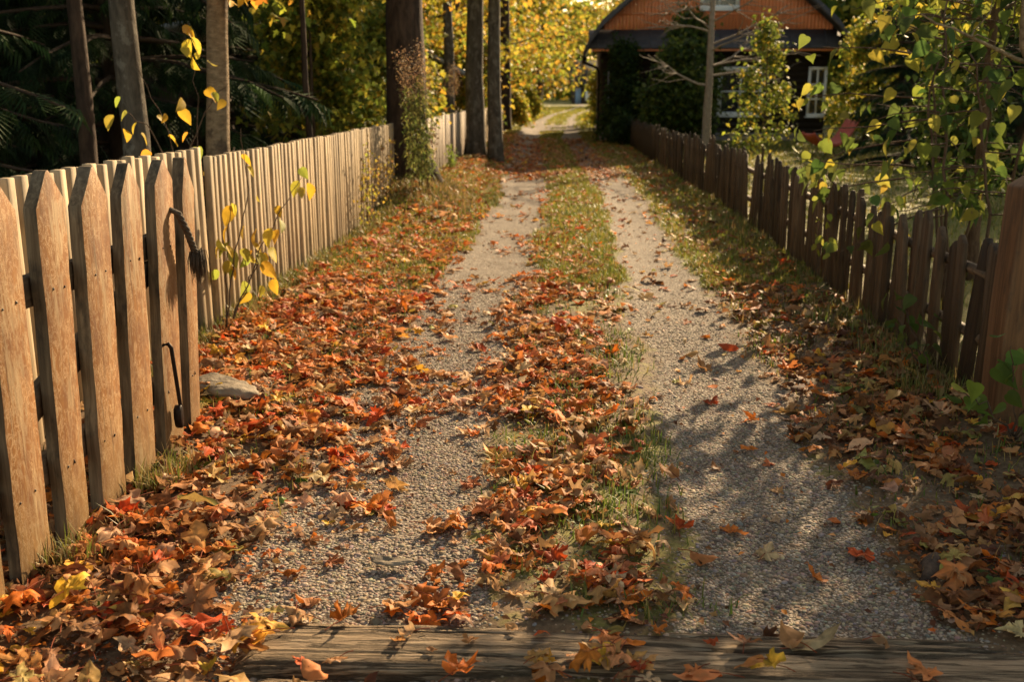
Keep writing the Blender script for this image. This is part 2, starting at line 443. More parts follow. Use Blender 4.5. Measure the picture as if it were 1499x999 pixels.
def axis(lo, hi, d, far, g):
    a = list(np.arange(lo, hi + 1e-6, d)); s = d
    while a[-1] < far: s *= g; a.append(a[-1] + s)
    return np.array(a)
ap = axis(0, 3.0, .03, 650, 1.13); xs = np.concatenate([-ap[::-1][:-1], ap])
ys = axis(2.2, 8., .03, 700, 1.035)
yb = [2.2]; s_ = .05
while yb[-1] > -60: s_ *= 1.5; yb.append(yb[-1] - s_)
ys = np.concatenate([np.array(yb[1:])[::-1], ys])
XX, YY = np.meshgrid(xs, ys)
ZZ = gz(XX, YY); GG = gravel_m(XX, YY)
dl, dr = trackdist(XX, YY)
lawn = sst(np.abs(XX - cen(YY)), 2.2, 3)
MOSS = np.clip(.30 + .75 * (fbm(XX * .9, YY * .9, 61) - .45) + .25 * sst(YY, 7, 12) * (np.abs(XX - cen(YY)) < .5) + .15 * (XX > 0), 0, 1)
MOSS = np.maximum(MOSS, .75 * sst(XX, 2.1, 2.6)); MOSS = np.maximum(MOSS, .95 * sst(YY, 36, 46))
MOSS = MOSS * (1 - .6 * sst(XX, 1.0, 1.3) * (1 - sst(YY, 6, 10)) * (XX < 2.2))
MOSS = MOSS * (1 - .7 * sst(-XX, 1.0, 1.4) * (1 - sst(YY, 8, 12)))
nX, nY = len(xs), len(ys)
ii = np.arange(nY - 1)[:, None] * nX + np.arange(nX - 1)[None]
Q = np.stack([ii, ii + 1, ii + nX + 1, ii + nX], -1).reshape(-1, 4)
gm = ((GG[:-1, :-1] + GG[1:, 1:]) / 2 > .5).ravel()
VV = np.column_stack([XX.ravel(), YY.ravel(), ZZ.ravel()])
def sub(name, sel):
    f = Q[sel]; u, inv = np.unique(f, return_inverse=True)
    return mk(name, VV[u], inv.reshape(-1, 4), M['ground'], smooth=True, attrs={'gravel': GG.ravel()[u], 'moss': MOSS.ravel()[u]})
tag(sub('ground', ~gm), kind='structure', label='lane verge, mossy centre strip and lawn ground')
tag(sub('gravel_track', gm), kind='structure', label='two gravel wheel tracks of the lane')

# pebbles that lie in the wheel tracks (uncountable)
def ico(sub):
    t = (1 + 5 ** .5) / 2
    V = [(-1, t, 0), (1, t, 0), (-1, -t, 0), (1, -t, 0), (0, -1, t), (0, 1, t), (0, -1, -t), (0, 1, -t), (t, 0, -1), (t, 0, 1), (-t, 0, -1), (-t, 0, 1)]
    F = [(0, 11, 5), (0, 5, 1), (0, 1, 7), (0, 7, 10), (0, 10, 11), (1, 5, 9), (5, 11, 4), (11, 10, 2), (10, 7, 6), (7, 1, 8), (3, 9, 4), (3, 4, 2), (3, 2, 6), (3, 6, 8), (3, 8, 9), (4, 9, 5), (2, 4, 11), (6, 2, 10), (8, 6, 7), (9, 8, 1)]
    V = [Vector(v).normalized() for v in V]
    for _ in range(sub):
        c = {}; F2 = []
        def mid(a, b):
            k = (min(a, b), max(a, b))
            if k not in c: c[k] = len(V); V.append(((V[a] + V[b]) / 2).normalized())
            return c[k]
        for a, b, d in F:
            x, y, z = mid(a, b), mid(b, d), mid(d, a); F2 += [(a, x, z), (b, y, x), (d, z, y), (x, y, z)]
        F = F2
    return np.array([list(v) for v in V]), [np.array(F)]
ICO0, ICO1 = ico(0), ico(1)
def pebbles(n, y0, y1, T, smin, smax, thr):
    X = rng.uniform(-1.5, 1.7, n); Y = y0 + (y1 - y0) * rng.random(n) ** 1.25
    g = gravel_m(X, Y) + .7 * (rng.random(n) - .5)
    k = (g > thr) & (rng.random(n) > sst(Y, 5.5, 9.5)); X = X[k]; Y = Y[k]; n = len(X)
    s = rng.uniform(smin, smax, n) * np.exp(.25 * rng.normal(size=n))
    pos = np.column_stack([X, Y, gz(X, Y) - s * .02])
    a = rng.random(n) * 2 * PI; tl = rng.normal(0, .25, (n, 2))
    z = nrm(np.column_stack([tl, np.ones(n)])); Rm = frames(np.column_stack([np.cos(a), np.sin(a), 0 * a]), z)
    S = np.stack([rng.uniform(.7, .95, n), rng.uniform(.95, 1.35, n), rng.uniform(.38, .6, n)], -1)
    Rm = Rm * S[:, None, :]
    pal = [(.36, .28, .20), (.28, .22, .165), (.42, .34, .25), (.24, .20, .165), (.48, .41, .32), (.31, .215, .14), (.18, .145, .12), (.27, .245, .225)]
    return scatter(T, pos, Rm, s, pick(pal, n, .25) * np.array([.80, .75, .70]))
parts = [pebbles(26000, 2.6, 7.5, ICO0, .0028, .006, -.2), pebbles(160, 2.6, 8., ICO1, .011, .019, .4), pebbles(27000, 2.5, 4.2, ICO1, .0045, .0078, .5), pebbles(70000, 4.0, 9.5, ICO0, .005, .0082, .55)]
V = []; Fs = []; C = []; n0 = 0
for v, f, c in parts:
    V.append(v); C.append(c); Fs += [x + n0 for x in f]; n0 += len(v)
tag(mk('gravel', np.vstack(V), Fs, M['pebble'], col=np.vstack(C), smooth=True), 'loose rounded pebbles covering the two wheel tracks', 'gravel', kind='stuff')

# ------------------------------------------------------------------ front timbers
def timber(name, x0, x1, y0, y1, top, label, seed):
    nx, prof = 420, 61
    xs_ = np.linspace(x0, x1, nx)
    yc, hw = (y0 + y1) / 2, (y1 - y0) / 2
    t = np.linspace(0, 1, prof)
    py = -np.cos(t * PI); py = np.sign(py) * np.abs(py) ** .8
    pz = np.sin(t * PI).clip(0) ** .12; pz[0] = pz[-1] = 0
    V = np.zeros((nx, prof, 3))
    for j in range(prof):
        wob = .012 * (vn(xs_ * 1.7, xs_ * 0 + 2, seed) - .5) * 2
        V[:, j, 0] = xs_
        V[:, j, 1] = yc + py[j] * (hw + wob)
        gro = .006 * (vn(xs_ * 1.2, xs_ * 0 + j * .42, seed + 3) - .5) + .004 * (vn(xs_ * 4, xs_ * 0 + j * .6, seed + 4) - .5)
        V[:, j, 2] = -.16 + (top + .16) * pz[j] + gro + .02 * (vn(xs_ * .9, xs_ * 0, seed + 9) - .5)
    # drying cracks: narrow grooves that wander along the grain
    rr_ = np.random.default_rng(seed + 40)
    for kc in range(26):
        xc, ln = rr_.uniform(x0, x1), rr_.uniform(.25, 1.3); y_c = rr_.uniform(y0 + .02, y1 - .02); dep = rr_.uniform(.005, .016); wd = rr_.uniform(.003, .006)
        yy_ = y_c + .035 * (vn(xs_ * 2.2, xs_ * 0 + kc * 3.1, seed + 60) - .5) + .008 * (vn(xs_ * 14, xs_ * 0 + kc, seed + 61) - .5)
        env = np.clip(1 - np.abs(xs_ - xc) / (ln / 2), 0, 1) ** .5
        V[:, :, 2] -= (dep * env)[:, None] * np.exp(-((V[:, :, 1] - yy_[:, None]) / wd) ** 2) * (pz > .5)[None]
    V[:, :, 2] += (.006 * (fbm(V[:, :, 0] * 9, V[:, :, 1] * 45, seed + 70, 3) - .5) * (pz > .5)[None])
    # the left end is rotten and runs out under the leaves
    e = 1 - sst(xs_, x0, x0 + .16); V[:, :, 2] -= (e * .09)[:, None]
    i = np.arange(nx - 1)[:, None] * prof + np.arange(prof - 1)[None]
    F = np.stack([i, i + prof, i + prof + 1, i + 1], -1).reshape(-1, 4)
    caps = [np.array([list(range(prof))]), np.array([[(nx - 1) * prof + k for k in range(prof)][::-1]])]
    o = mk(name, V.reshape(-1, 3) - np.array([x0, yc, 0]), [F] + caps, M['timber'], smooth=True, loc=(x0, yc, 0))
    return tag(o, label, 'timber')
timber('timber_beam', -1.07, 2.6, 2.59, 2.865, .0, 'wide cracked grey timber laid across the lane beside the gravel', 3)
timber('timber_beam', -1.0, 2.6, 2.15, 2.573, -.002, 'second weathered timber along the bottom edge, in front of the wide cracked one', 17)

# ------------------------------------------------------------------ gate
gx = -1.78
gate = empty('picket_gate', (gx, 2.4, 0), 'open wooden picket gate with worn orange brown paint, standing swung back beside the lane', 'gate')
def pk(name, y0b, y1b, y0t, y1t, ap, ztop, zsh, zb, parent, mats, x0, x1, ref, bev=.006):
    """one pointed picket, outline in the Y-Z plane"""
    wig = rng.normal(0, .003, 8)
    tt = np.linspace(.06, .94, 13)
    rs = [(y1b + (y1t - y1b) * q + rng.normal(0, .0022), zb + (zsh - zb) * q) for q in tt]
    ls = [(y0b + (y0t - y0b) * q + rng.normal(0, .0022), zb + (zsh - zb) * q) for q in tt[::-1]]
    P = [(y0b, zb), (y1b, zb + .01)] + rs + [(y1t, zsh), (y1t * .5 + ap * .5 + .004 * rng.normal(), zsh * .48 + ztop * .52), (ap + .013, ztop - .006), (ap + .004, ztop + .002), (ap - .012, ztop - .002), (y0t * .5 + ap * .5 + .004 * rng.normal(), zsh * .5 + ztop * .5), (y0t, zsh - .01)] + ls
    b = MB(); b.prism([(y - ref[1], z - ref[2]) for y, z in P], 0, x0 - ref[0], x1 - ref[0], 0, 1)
    for nz_ in (.29, .93):
        for ny in (.3, .7):
            yy = np.interp(nz_, [zb, zsh], [y0b + (y1b - y0b) * ny, y0t + (y1t - y0t) * ny]) + .01 * rng.normal()
            b.tube([(x1 - ref[0] - .002, yy - ref[1], nz_ + .012 * rng.normal()), (x1 - ref[0] + .003, yy - ref[1], nz_)], .0036, 8, 2)
    o = b.build(name, mats, parent); bevel(o, bev, 2); return o
gp = [(2.40, 2.58, 2.44, 2.61, 2.52, 1.32, 1.23, 0.0), (2.69, 2.87, 2.73, 2.90, 2.81, 1.32, 1.22, 0.), (2.98, 3.18, 3.01, 3.20, 3.10, 1.33, 1.225, 0.), (3.29, 3.45, 3.32, 3.52, 3.42, 1.335, 1.225, 0.),
      (3.57, 3.77, 3.63, 3.85, 3.75, 1.325, 1.20, 0.), (3.87, 4.08, 3.97, 4.15, 4.07, 1.315, 1.205, .02), (4.20, 4.41, 4.31, 4.51, 4.42, 1.305, 1.215, .03), (4.49, 4.61, 4.60, 4.75, 4.665, 1.30, 1.15, .04)]
for i, g in enumerate(gp):
    zb = g[7] + .015
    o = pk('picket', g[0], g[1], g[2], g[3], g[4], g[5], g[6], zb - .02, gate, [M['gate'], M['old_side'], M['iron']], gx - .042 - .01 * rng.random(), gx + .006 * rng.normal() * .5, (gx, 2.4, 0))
b = MB(); b.box((-.10, -.05, .88), (-.056, 2.32, .985)); bevel(b.build('rail', M['rail'], gate))
b = MB(); b.box((-.10, -.05, .24), (-.056, 2.26, .345)); bevel(b.build('rail', M['rail'], gate))
b = MB()
a = np.array([-.078, .2, .34]); c = np.array([-.078, 2.1, .88]); d = (c - a) / np.linalg.norm(c - a); nn = np.array([0, -d[2], d[1]])
b.add([a + nn * .05 + (-.02, 0, 0), c + nn * .05 + (-.02, 0, 0), c - nn * .05 + (-.02, 0, 0), a - nn * .05 + (-.02, 0, 0), a + nn * .05 + (.02, 0, 0), c + nn * .05 + (.02, 0, 0), c - nn * .05 + (.02, 0, 0), a - nn * .05 + (.02, 0, 0)],
      [[0, 1, 2, 3], [7, 6, 5, 4], [0, 4, 5, 1], [1, 5, 6, 2], [2, 6, 7, 3], [3, 7, 4, 0]])
b.build('brace', M['rail'], gate)
# iron drop bar on the sixth picket
b = MB(); hy = 4.285 - 2.4
b.tube([(-.002, hy - .03, .515), (.022, hy - .028, .52), (.032, hy - .02, .50), (.034, hy, .36), (.036, hy + .02, .22), (.034, hy + .02, .17)], .0095, 8)
hd = b.build('drop_bar', M['iron'], gate, True)
b = MB(); P = [(-.045, .0), (-.05, -.05), (-.035, -.095), (-.005, -.115), (.03, -.10), (.04, -.05), (.035, .0), (.0, .02)]
b.prism([(hy + .012 + p[0] * .55, .215 + p[1] * .85) for p in P], 0, .012, .046)
bevel(b.build('bar_weight', M['iron'], hd), .008, 2)

# rope tassel hung over the gate between the last two pickets
rt = empty('rope_tassel', (gx + .03, 4.56, 1.07), 'frayed dark rope with a bushy tassel end hanging from the gate top', 'rope')
b = MB(); p = np.array([(-.045, -.10, .02), (-.0, -.095, .0), (.02, -.06, -.08), (.025, -.02, -.15), (.03, .01, -.205)])
t = np.linspace(0, 1, 30); pp = np.column_stack([np.interp(t, np.linspace(0, 1, 5), p[:, k]) for k in range(3)])
for s in range(3):
    a = t * 26 + s * 2.1; b.tube(pp + .0085 * np.column_stack([np.cos(a), np.sin(a), 0 * a]), .0095, 6)
b.build('cord', M['rope'], rt, True)
b = MB()
for i in range(230):
    a = rng.random() * 2 * PI; r0 = .03 * rng.random() ** .5; sp = .02 + .04 * rng.random(); L = .09 + .14 * rng.random() ** 1.4
    base = np.array([.035, .012, -.20]) + .018 * rng.normal(size=3) * (1, 1, .6)
    dr = np.array([math.cos(a) * .75, math.sin(a), 0])
    up = .03 * rng.random()
    q = [base, base + dr * sp * .55 + (0, 0, up), base + dr * sp + (0, 0, -L * .35), base + dr * sp * (.85 + .3 * rng.random()) + (0, 0, -L)]
    b.tube(q, [.0028, .0025, .0022, .0012], 4)
ts = b.build('tassel', M['rope'], rt, True); ts.scale = (.6, .6, .6); ts.location = (.014, .005, -.08)
# ------------------------------------------------------------------ left fences
def slat_fence(name, label, y0, y1, x0, x1, h, pitch, w, th, mat, zoff=.03, group=None, jit=.007, far=False):
    root = empty(name, (x0, y0, 0), label, 'fence', group)
    n = int((y1 - y0) / pitch); rest = MB()
    proto = None
    for i in range(n):
        y = y0 + (i + .5) * pitch; x = np.interp(y, [y0, y1], [x0, x1]); g = float(gz(x, y))
        hh_ = h + jit * rng.normal()
        if proto is None:
            b = MB(); b.box((-th, -w / 2, -h), (0, w / 2, 0)); proto = b.build('slat', mat, root)
            if not far: bevel(proto, .004)
            o = proto
        elif i < 100:
            o = proto.copy(); COL.objects.link(o); o.parent = root
        else:
            rest.box((x - x0 - th, y - y0 - w / 2, g + zoff), (x - x0, y - y0 + w / 2, hh_)); continue
        o.location = (x - x0 + .004 * rng.normal(), y - y0 + .004 * rng.normal(), hh_)
        o.rotation_euler = (rng.normal() * .008, rng.normal() * .006, rng.normal() * .03)
    if rest.n: rest.build('slats_beyond', mat, root)['kind'] = 'stuff'
    for z in (.35, h - .22):
        b = MB(); V = [(dx - .045 - th, y_ - y0, z + dz) for y_, xo in ((y0, x0), (y1, x1)) for dx in (xo - x0, xo - x0 + .04) for dz in (0, .09)]
        b.add(V, [[0, 1, 3, 2], [4, 6, 7, 5], [0, 4, 5, 1], [2, 3, 7, 6], [0, 2, 6, 4], [1, 5, 7, 3]]); b.build('rail', M['rail'], root)
    k = max(2, int((y1 - y0) / 2.4) + 1)
    for i in range(k):
        y = np.interp(i, [0, k - 1], [y0 + .1, y1 - .1]); x = np.interp(y, [y0, y1], [x0, x1])
        b = MB(); b.box((x - x0 - th - .15, y - y0 - .05, -.2), (x - x0 - th - .05, y - y0 + .05, h - .1)); b.build('fence_post', M['rail'], root)
    return root
FG = None
slat_fence('slat_fence', 'taller pale slat fence standing behind the open gate', 3.2, 6.70, -2.40, -2.40, 1.24, .114, .06, .05, M['slat'])
slat_fence('slat_fence', 'long pale wooden slat fence from the gate to the big dark trunk', 6.72, 14.0, -2.40, -2.42, 1.17, .102, .058, .045, M['slat'])
slat_fence('board_fence', 'grey board fence in shade between the big dark trunk and the two grey trunks', 15.3, 26.5, -2.42, -2.44, 1.14, .155, .145, .025, M['board'], far=True)
slat_fence('board_fence', 'sunlit end of the board fence past the two grey trunks', 26.6, 37., -2.44, -2.5, 1.12, .155, .145, .025, M['slat'], far=True)
slat_fence('board_fence', 'short far pale board fence behind yellow bushes near the field', 40., 54., -2.75, -2.7, 1.15, .16, .15, .025, M['slat'], far=True)

# ------------------------------------------------------------------ right fence and post
rf = empty('picket_fence', (2.1, 5.15, 0), 'dark weathered picket fence along the right verge with uneven pointed tops', 'fence')
def rx(y): return np.interp(y, [5, 15, 18, 24, 31], [2.1, 2.1, 1.96, 1.8, 1.68])
y = 5.2; i = 0; rest = MB()
while y < 31:
    w = rng.uniform(.085, .13); h = np.interp(y, [5, 14, 24, 31], [.83, .81, .80, .70]) + .045 * rng.normal()
    ap = rng.uniform(-.2, .2) * w; sh = h - rng.uniform(.03, .09); tb = rng.uniform(-.012, .012); lean = rng.normal() * .02
    P = [(-w / 2, -.05), (w / 2, -.05), (w / 2 + tb, h * .5), (w / 2 * .92 + lean, sh), (w * .18 + ap + lean, h - .012), (ap - w * .1 + lean, h), (-w / 2 * .92 + lean, sh - .015 * rng.random()), (-w / 2 + tb, h * .5)]
    x = float(rx(y)); g = float(gz(x, y))
    if i < 100:
        b = MB(); b.prism(P, 0, -.014, .014 + .008 * rng.random()); o = b.build('picket', M['old_picket'], rf); bevel(o, .005, 1)
        o.location = (x - 2.1 + .008 * rng.normal(), y - 5.15, g)
        o.rotation_euler = (0, rng.normal() * .025, rng.normal() * .05 - math.atan(float(rx(y + .5) - rx(y - .5))))
    else:
        rest.prism([(p[0] + y - 5.15, p[1] + g) for p in P], 0, x - 2.1 - .014, x - 2.1 + .014)
    y += w + rng.uniform(.03, .11); i += 1
if rest.n: rest.build('pickets_beyond', M['old_picket'], rf)['kind'] = 'stuff'
ys_ = np.linspace(5.05, 31, 40)
for z in (.28, .62):
    b = MB(); q = np.column_stack([rx(ys_) - 2.1 + .04, ys_ - 5.15, gz(rx(ys_), ys_) + z]); b.tube(q, .03, 6); b.build('rail', M['rail'], rf)
for y in np.arange(6.6, 31, 2.3):
    b = MB(); x = float(rx(y)); b.tube([(x - 2.1 + .10, y - 5.15, -.2), (x - 2.1 + .10, y - 5.15, .8)], .05, 8); b.build('fence_post', M['rail'], rf)
gpst = empty('gate_post', (2.135, 4.88, 0), 'broad brown wooden gate post at the near end of the dark picket fence', 'post')
b = MB(); nz = 12
for (lo, hi) in [((-.115, -.10, -.2), (.115, .10, 1.18))]:
    P = [(-.115, -.2), (.115, -.2), (.118, .5), (.112, 1.15), (.06, 1.20), (-.03, 1.215), (-.10, 1.17), (-.116, .6)]
    b.prism(P, 1, -.10, .10)
bevel(b.build('shaft', M['post'], gpst), .012, 2)
b = MB(); b.prism([(.128, -.1), (.30, -.1), (.295, .95), (.21, 1.02), (.135, .93)], 1, -.03, .03); bevel(b.build('side_board', M['old_picket'], gpst), .006)

# ------------------------------------------------------------------ stones, wood chunk
def rock(name, loc, s, label, cat, mat, seed):
    V, F = ico(4); r = np.random.default_rng(seed)
    d = np.zeros(len(V))
    for k in range(16):
        n = nrm(r.normal(size=3)); d += -.9 * np.maximum(0, V @ n - r.uniform(.45, .8))
    d += .22 * fbm(V[:, 0] * 3 + 9, V[:, 1] * 3 + V[:, 2] * 4, seed, 5) + .05 * fbm(V[:, 0] * 14, V[:, 1] * 14 + V[:, 2] * 9, seed + 2, 3)
    V = V * (1 + d)[:, None] * np.array(s)
    return tag(mk(name, V, F, mat, smooth=True, loc=loc), label, cat)
rock('stone', (-1.83, 5.08, .035), (.25, .17, .10), 'grey brown boulder among orange leaves just past the open gate', 'stone', M['stone'], 5)
rock('stone', (-.62, 3.27, -.005), (.075, .035, .022), 'flat pale brown stone lying in the left gravel track', 'stone', M['stone'], 8)
b = MB(); b.tube([(.0, -.11, .010), (.006, -.06, .014), (-.004, .0, .016), (.008, .05, .013), (.0, .10, .008)], [.020, .030, .034, .028, .012], 7, rough=.45); o = b.build('wood_chunk', M['bark_dark'])
o.location = (1.24, 3.30, .0); o.rotation_euler = (.12, 0, -.5); tag(o, 'dark rotten chunk of wood on the right verge near the front timber', 'wood')

# ------------------------------------------------------------------ fallen leaves
def leaf_dens(X, Y):
    c = cen(Y); u = X - c
    cl = fbm(X * 2.2, Y * 1.5, 71, 3); cl2 = fbm(X * 1.1, Y * .7, 77, 2)
    lv = sst(-u, 1.0, 1.3) * np.interp(Y, [2.3, 4, 11, 13, 16, 20, 35, 45], [1, 1, .9, .55, .3, .9, .9, .15]) * (.72 + .8 * sst(cl, .3, .55))
    lt = ((u > -1.15) & (u < -.35)) * np.interp(Y, [2.8, 3.4, 4.5, 6.5, 8, 11, 18, 20], [.07, .22, .50, .40, .2, .10, .08, .8]) * sst(cl, .38, .62) * 1.5
    lt = np.maximum(lt, ((u > -1.2) & (u < -.8)) * .25 * (Y < 9))
    ce = np.exp(-((u + .10) / .43) ** 4) * np.interp(Y, [2.85, 3.0, 6.5, 8, 10, 14, 17.5, 20], [.7, 1, 1, .7, .36, .2, .2, .9]) * (.25 + 1.35 * sst(cl, .33, .55))
    rt_ = ((u > .4) & (u < 1.15)) * np.interp(Y, [2.8, 5, 9, 18, 20], [.045, .05, .09, .08, .6])
    rv = sst(u, 1.05, 1.3) * np.interp(Y, [2.5, 5, 8, 11, 18, 34], [.95, .95, .75, .45, .35, .4]) * (.5 + 1. * sst(cl, .35, .6))
    d = np.maximum.reduce([lv, lt, ce, rt_, rv])
    for (gu, gy, ru, ry) in ((.16, 3.75, .17, .30), (.40, 4.5, .16, .6), (-.02, 5.3, .12, .3), (.30, 6.0, .14, .4), (.05, 3.02, .12, .08)):
        d = d * (1 - .85 * np.exp(-((u - gu) / ru) ** 2 - ((Y - gy) / ry) ** 2))
    d = np.where(Y < 2.88, np.where(u < -.86, .95, .16 + .6 * np.exp(-((u - .25) / .22) ** 2) * (Y < 2.66)), d)
    # leaves do not lie inside walls, gate or fence
    return d * (X > -2.32) * (X < np.minimum(2.04, rx(Y) - .05)) * (Y > 2.3)
N = 170000
Xc = rng.uniform(-2.4, 2.15, N); Yc = 2.3 + 33 * rng.random(N) ** 1.55
w = 1 / ((1 / 33 / 1.55) * ((Yc - 2.3) / 33 + 1e-4) ** (1 / 1.55 - 1))      # inverse sampling density
dens = leaf_dens(Xc, Yc) * np.interp(Yc, [2, 9, 18, 20, 34], [270, 300, 190, 200, 130])
prob = dens * w * 4.55 / N
k = rng.random(N) < prob
# scale so that the wanted number per square metre is met
X, Y = Xc[k], Yc[k]; n = len(X)
print('leaves', n)
PAL = np.array([(.62, .175, .025), (.50, .08, .018), (.50, .25, .085), (.62, .38, .20), (.24, .09, .03), (.12, .047, .02), (.72, .40, .045), (.34, .29, .07)])
CN = ['orange', 'red', 'tan', 'pale', 'brown', 'dark brown', 'yellow', 'yellow green']
u = X - cen(Y)
def zp(*a): a = np.array(a, float); return a / a.sum()
zones = np.where(Y < 2.88, 0, np.where(u < -1.08, np.where(Y < 4.3, 1, np.where(Y < 17, 2, 6)), np.where(u < -.38, 3, np.where(u < .45, 4, np.where(u < 1.1, 5, 7)))))
zones = np.where(Y > 17, 6, zones)
ZP = {0: zp(3, 1.5, 4, 2, 3, 1, 1.4, .4), 1: zp(3.4, 2, 3.5, 1.5, 4.5, 2, .5, .2), 2: zp(6, 3.6, 3, 2, 2.2, .6, 1.0, .2), 3: zp(5, 2.2, 4, 2.5, 2, .5, .6, .1), 4: zp(4.5, 2.8, 3.2, 2.4, 2.4, .8, .8, .3), 5: zp(2.5, 1.5, 3, 2, 2, 1, .8, 1), 6: zp(2, 1, 2, 1, 4, 1.2, .3, .1), 7: zp(2, 1.2, 2, .8, 4.5, 3, .7, 1.)}
ci = np.array([rng.choice(8, p=ZP[z]) for z in zones])
cols = PAL[ci] * (1 + .25 * (rng.random((n, 1)) * 2 - 1)) * (1 + .12 * (rng.random((n, 3)) * 2 - 1))
size = np.clip(np.interp(Y, [3, 5, 9], [.087, .079, .073]) * np.exp(.34 * rng.normal(size=n)), .035, .145)
oval = rng.random(n) < np.where((u > .4) | (Y < 3), .28, .14)
yaw_ = rng.random(n) * 2 * PI
dirv = np.column_stack([np.cos(yaw_), np.sin(yaw_), rng.normal(0, .25, n)])
nv = nrm(np.column_stack([rng.normal(0, .21, n), rng.normal(0, .21, n), np.where(rng.random(n) < .35, -1., 1.)]))
FR = frames(dirv, nv)
kap = rng.uniform(.5, 3.6, n) * rng.choice([-1, 1], n); psi = rng.random(n) * PI
am = rng.uniform(-.5, .5, n); bm = rng.uniform(-.25, .55, n); cm_ = rng.uniform(.02, .12, n); ph = rng.random(n) * 2 * PI
sx_ = rng.uniform(.7, 1.12, n); tear = rng.uniform(.05, .42, n)
crisp = np.where(np.isin(ci, (2, 3, 4, 5)), 1.25, .8); kap *= crisp; kap = np.where(zones == 0, kap * .6, kap)
flatl = rng.random(n) < .4; kap = np.where(flatl, np.sign(kap) * np.clip(np.abs(kap) * .3, .3, 1), kap)
def curl(Vt, i):
    """curled copies of the flat template for the leaf indices i -> (len(i), k, 3) in world axes, origin at the leaf"""
    x = Vt[None, :, 0] * sx_[i][:, None]; y = Vt[None, :, 1] - .35 + 0 * am[i][:, None]
    th = np.arctan2(y, x); q_ = ph[i][:, None]
    f_ = 1 + tear[i][:, None] * (np.sin(2 * th + q_) * .5 + np.sin(3 * th - 2 * q_) * .35 + np.sin(7 * th + 5 * q_) * .25)
    x = x * f_; y = y * f_
    r = np.hypot(x, y); th = np.arctan2(y, x)
    z = am[i][:, None] * y ** 2 + bm[i][:, None] * np.abs(x) + cm_[i][:, None] * np.sin(5 * th + ph[i][:, None]) * r * 1.6 + .07 * np.sin(13 * x + ph[i][:, None] * 3) * np.cos(11 * y + ph[i][:, None])
    cp, sp = np.cos(psi[i])[:, None], np.sin(psi[i])[:, None]
    a = x * cp + y * sp; b_ = -x * sp + y * cp
    K = kap[i][:, None]
    a2 = (1 / K - z) * np.sin(K * a); z2 = 1 / K - (1 / K - z) * np.cos(K * a)
    x2 = a2 * cp - b_ * sp; y2 = a2 * sp + b_ * cp
    L = np.stack([x2, y2, z2], -1) * size[i][:, None, None]
    return np.einsum('nij,nkj->nki', FR[i], L)
ground_z = gz(X, Y)
ground_z = np.where((Y < 2.865) & (X > -1.05), .004, ground_z)
pile = rng.random(n) * np.clip(leaf_dens(X, Y), 0, 1) * np.where(flatl, .008, .032)
# the 300 that show largest stand as objects of their own
infr = (Y > 2.42) & (X > -.62 * Y + .02) & (X < .47 * Y) & ~((X < -1.74) & (Y < 4.7))
dist = np.where(infr, np.hypot(np.hypot(X, Y), 1.6) / size ** .6, 1e9)
order = np.argsort(dist); big = order[:300]; small = order[300:]
V = []; Fs = []; C = []; n0 = 0
for ov, T, y0_, y1_ in ((False, MAPLE_MID, 0, 7), (False, MAPLE_LO, 7, 99), (True, OVAL_HI, 0, 5), (True, OVAL_LO, 5, 99)):
    i = small[(oval[small] == ov) & (Y[small] >= y0_) & (Y[small] < y1_)]
    L = curl(T[0], i); mn = L[:, :, 2].min(1)
    L = L + np.stack([X[i], Y[i], ground_z[i] - mn * .85 + pile[i]], -1)[:, None]
    kk = len(T[0]); off = (np.arange(len(i)) * kk)[:, None, None] + n0
    Fs += [(f[None] + off).reshape(-1, f.shape[1]) for f in T[1]]
    V.append(L.reshape(-1, 3)); C.append(np.repeat(cols[i], kk, 0)); n0 += len(i) * kk
# crumbs of broken leaf between them
nb = 42000; bx_ = rng.uniform(-2.3, 2.0, nb); by_ = 2.4 + 12 * rng.random(nb) ** 1.5
kk_ = rng.random(nb) < np.clip(leaf_dens(bx_, by_) * .9, .06 + .5 * (bx_ < -1.0) * (by_ < 6) + .3 * (bx_ > 1.15), 1) * ((by_ > 2.88) | (bx_ < -.92)); bx_, by_ = bx_[kk_], by_[kk_]; nb = len(bx_)
fr = frames(np.column_stack([rng.normal(size=(nb, 2)), rng.normal(0, .2, nb)]), nrm(np.column_stack([rng.normal(0, .4, (nb, 2)), np.ones(nb)])))
v, f, c = scatter(BROAD, np.column_stack([bx_, by_, gz(bx_, by_) + .012]), fr, rng.uniform(.012, .040, nb), pick(PAL[[2, 4, 5, 4, 0, 5]], nb, .3))
V.append(v); C.append(c); Fs += [x + n0 for x in f]
tag(mk('leaf_litter', np.vstack(V), Fs, M['dead_leaf'], col=np.vstack(C), smooth=True), 'carpet of fallen maple leaves on the lane and its verges', 'leaf litter', kind='stuff')
ZT = {0: 'on or beside the front timbers', 1: 'at the foot of the open gate', 2: 'in the litter along the slat fence', 3: 'on the left gravel track', 4: 'on the leafy centre strip', 5: 'on the right gravel track', 6: 'on the shaded lane', 7: 'on the verge by the picket fence'}
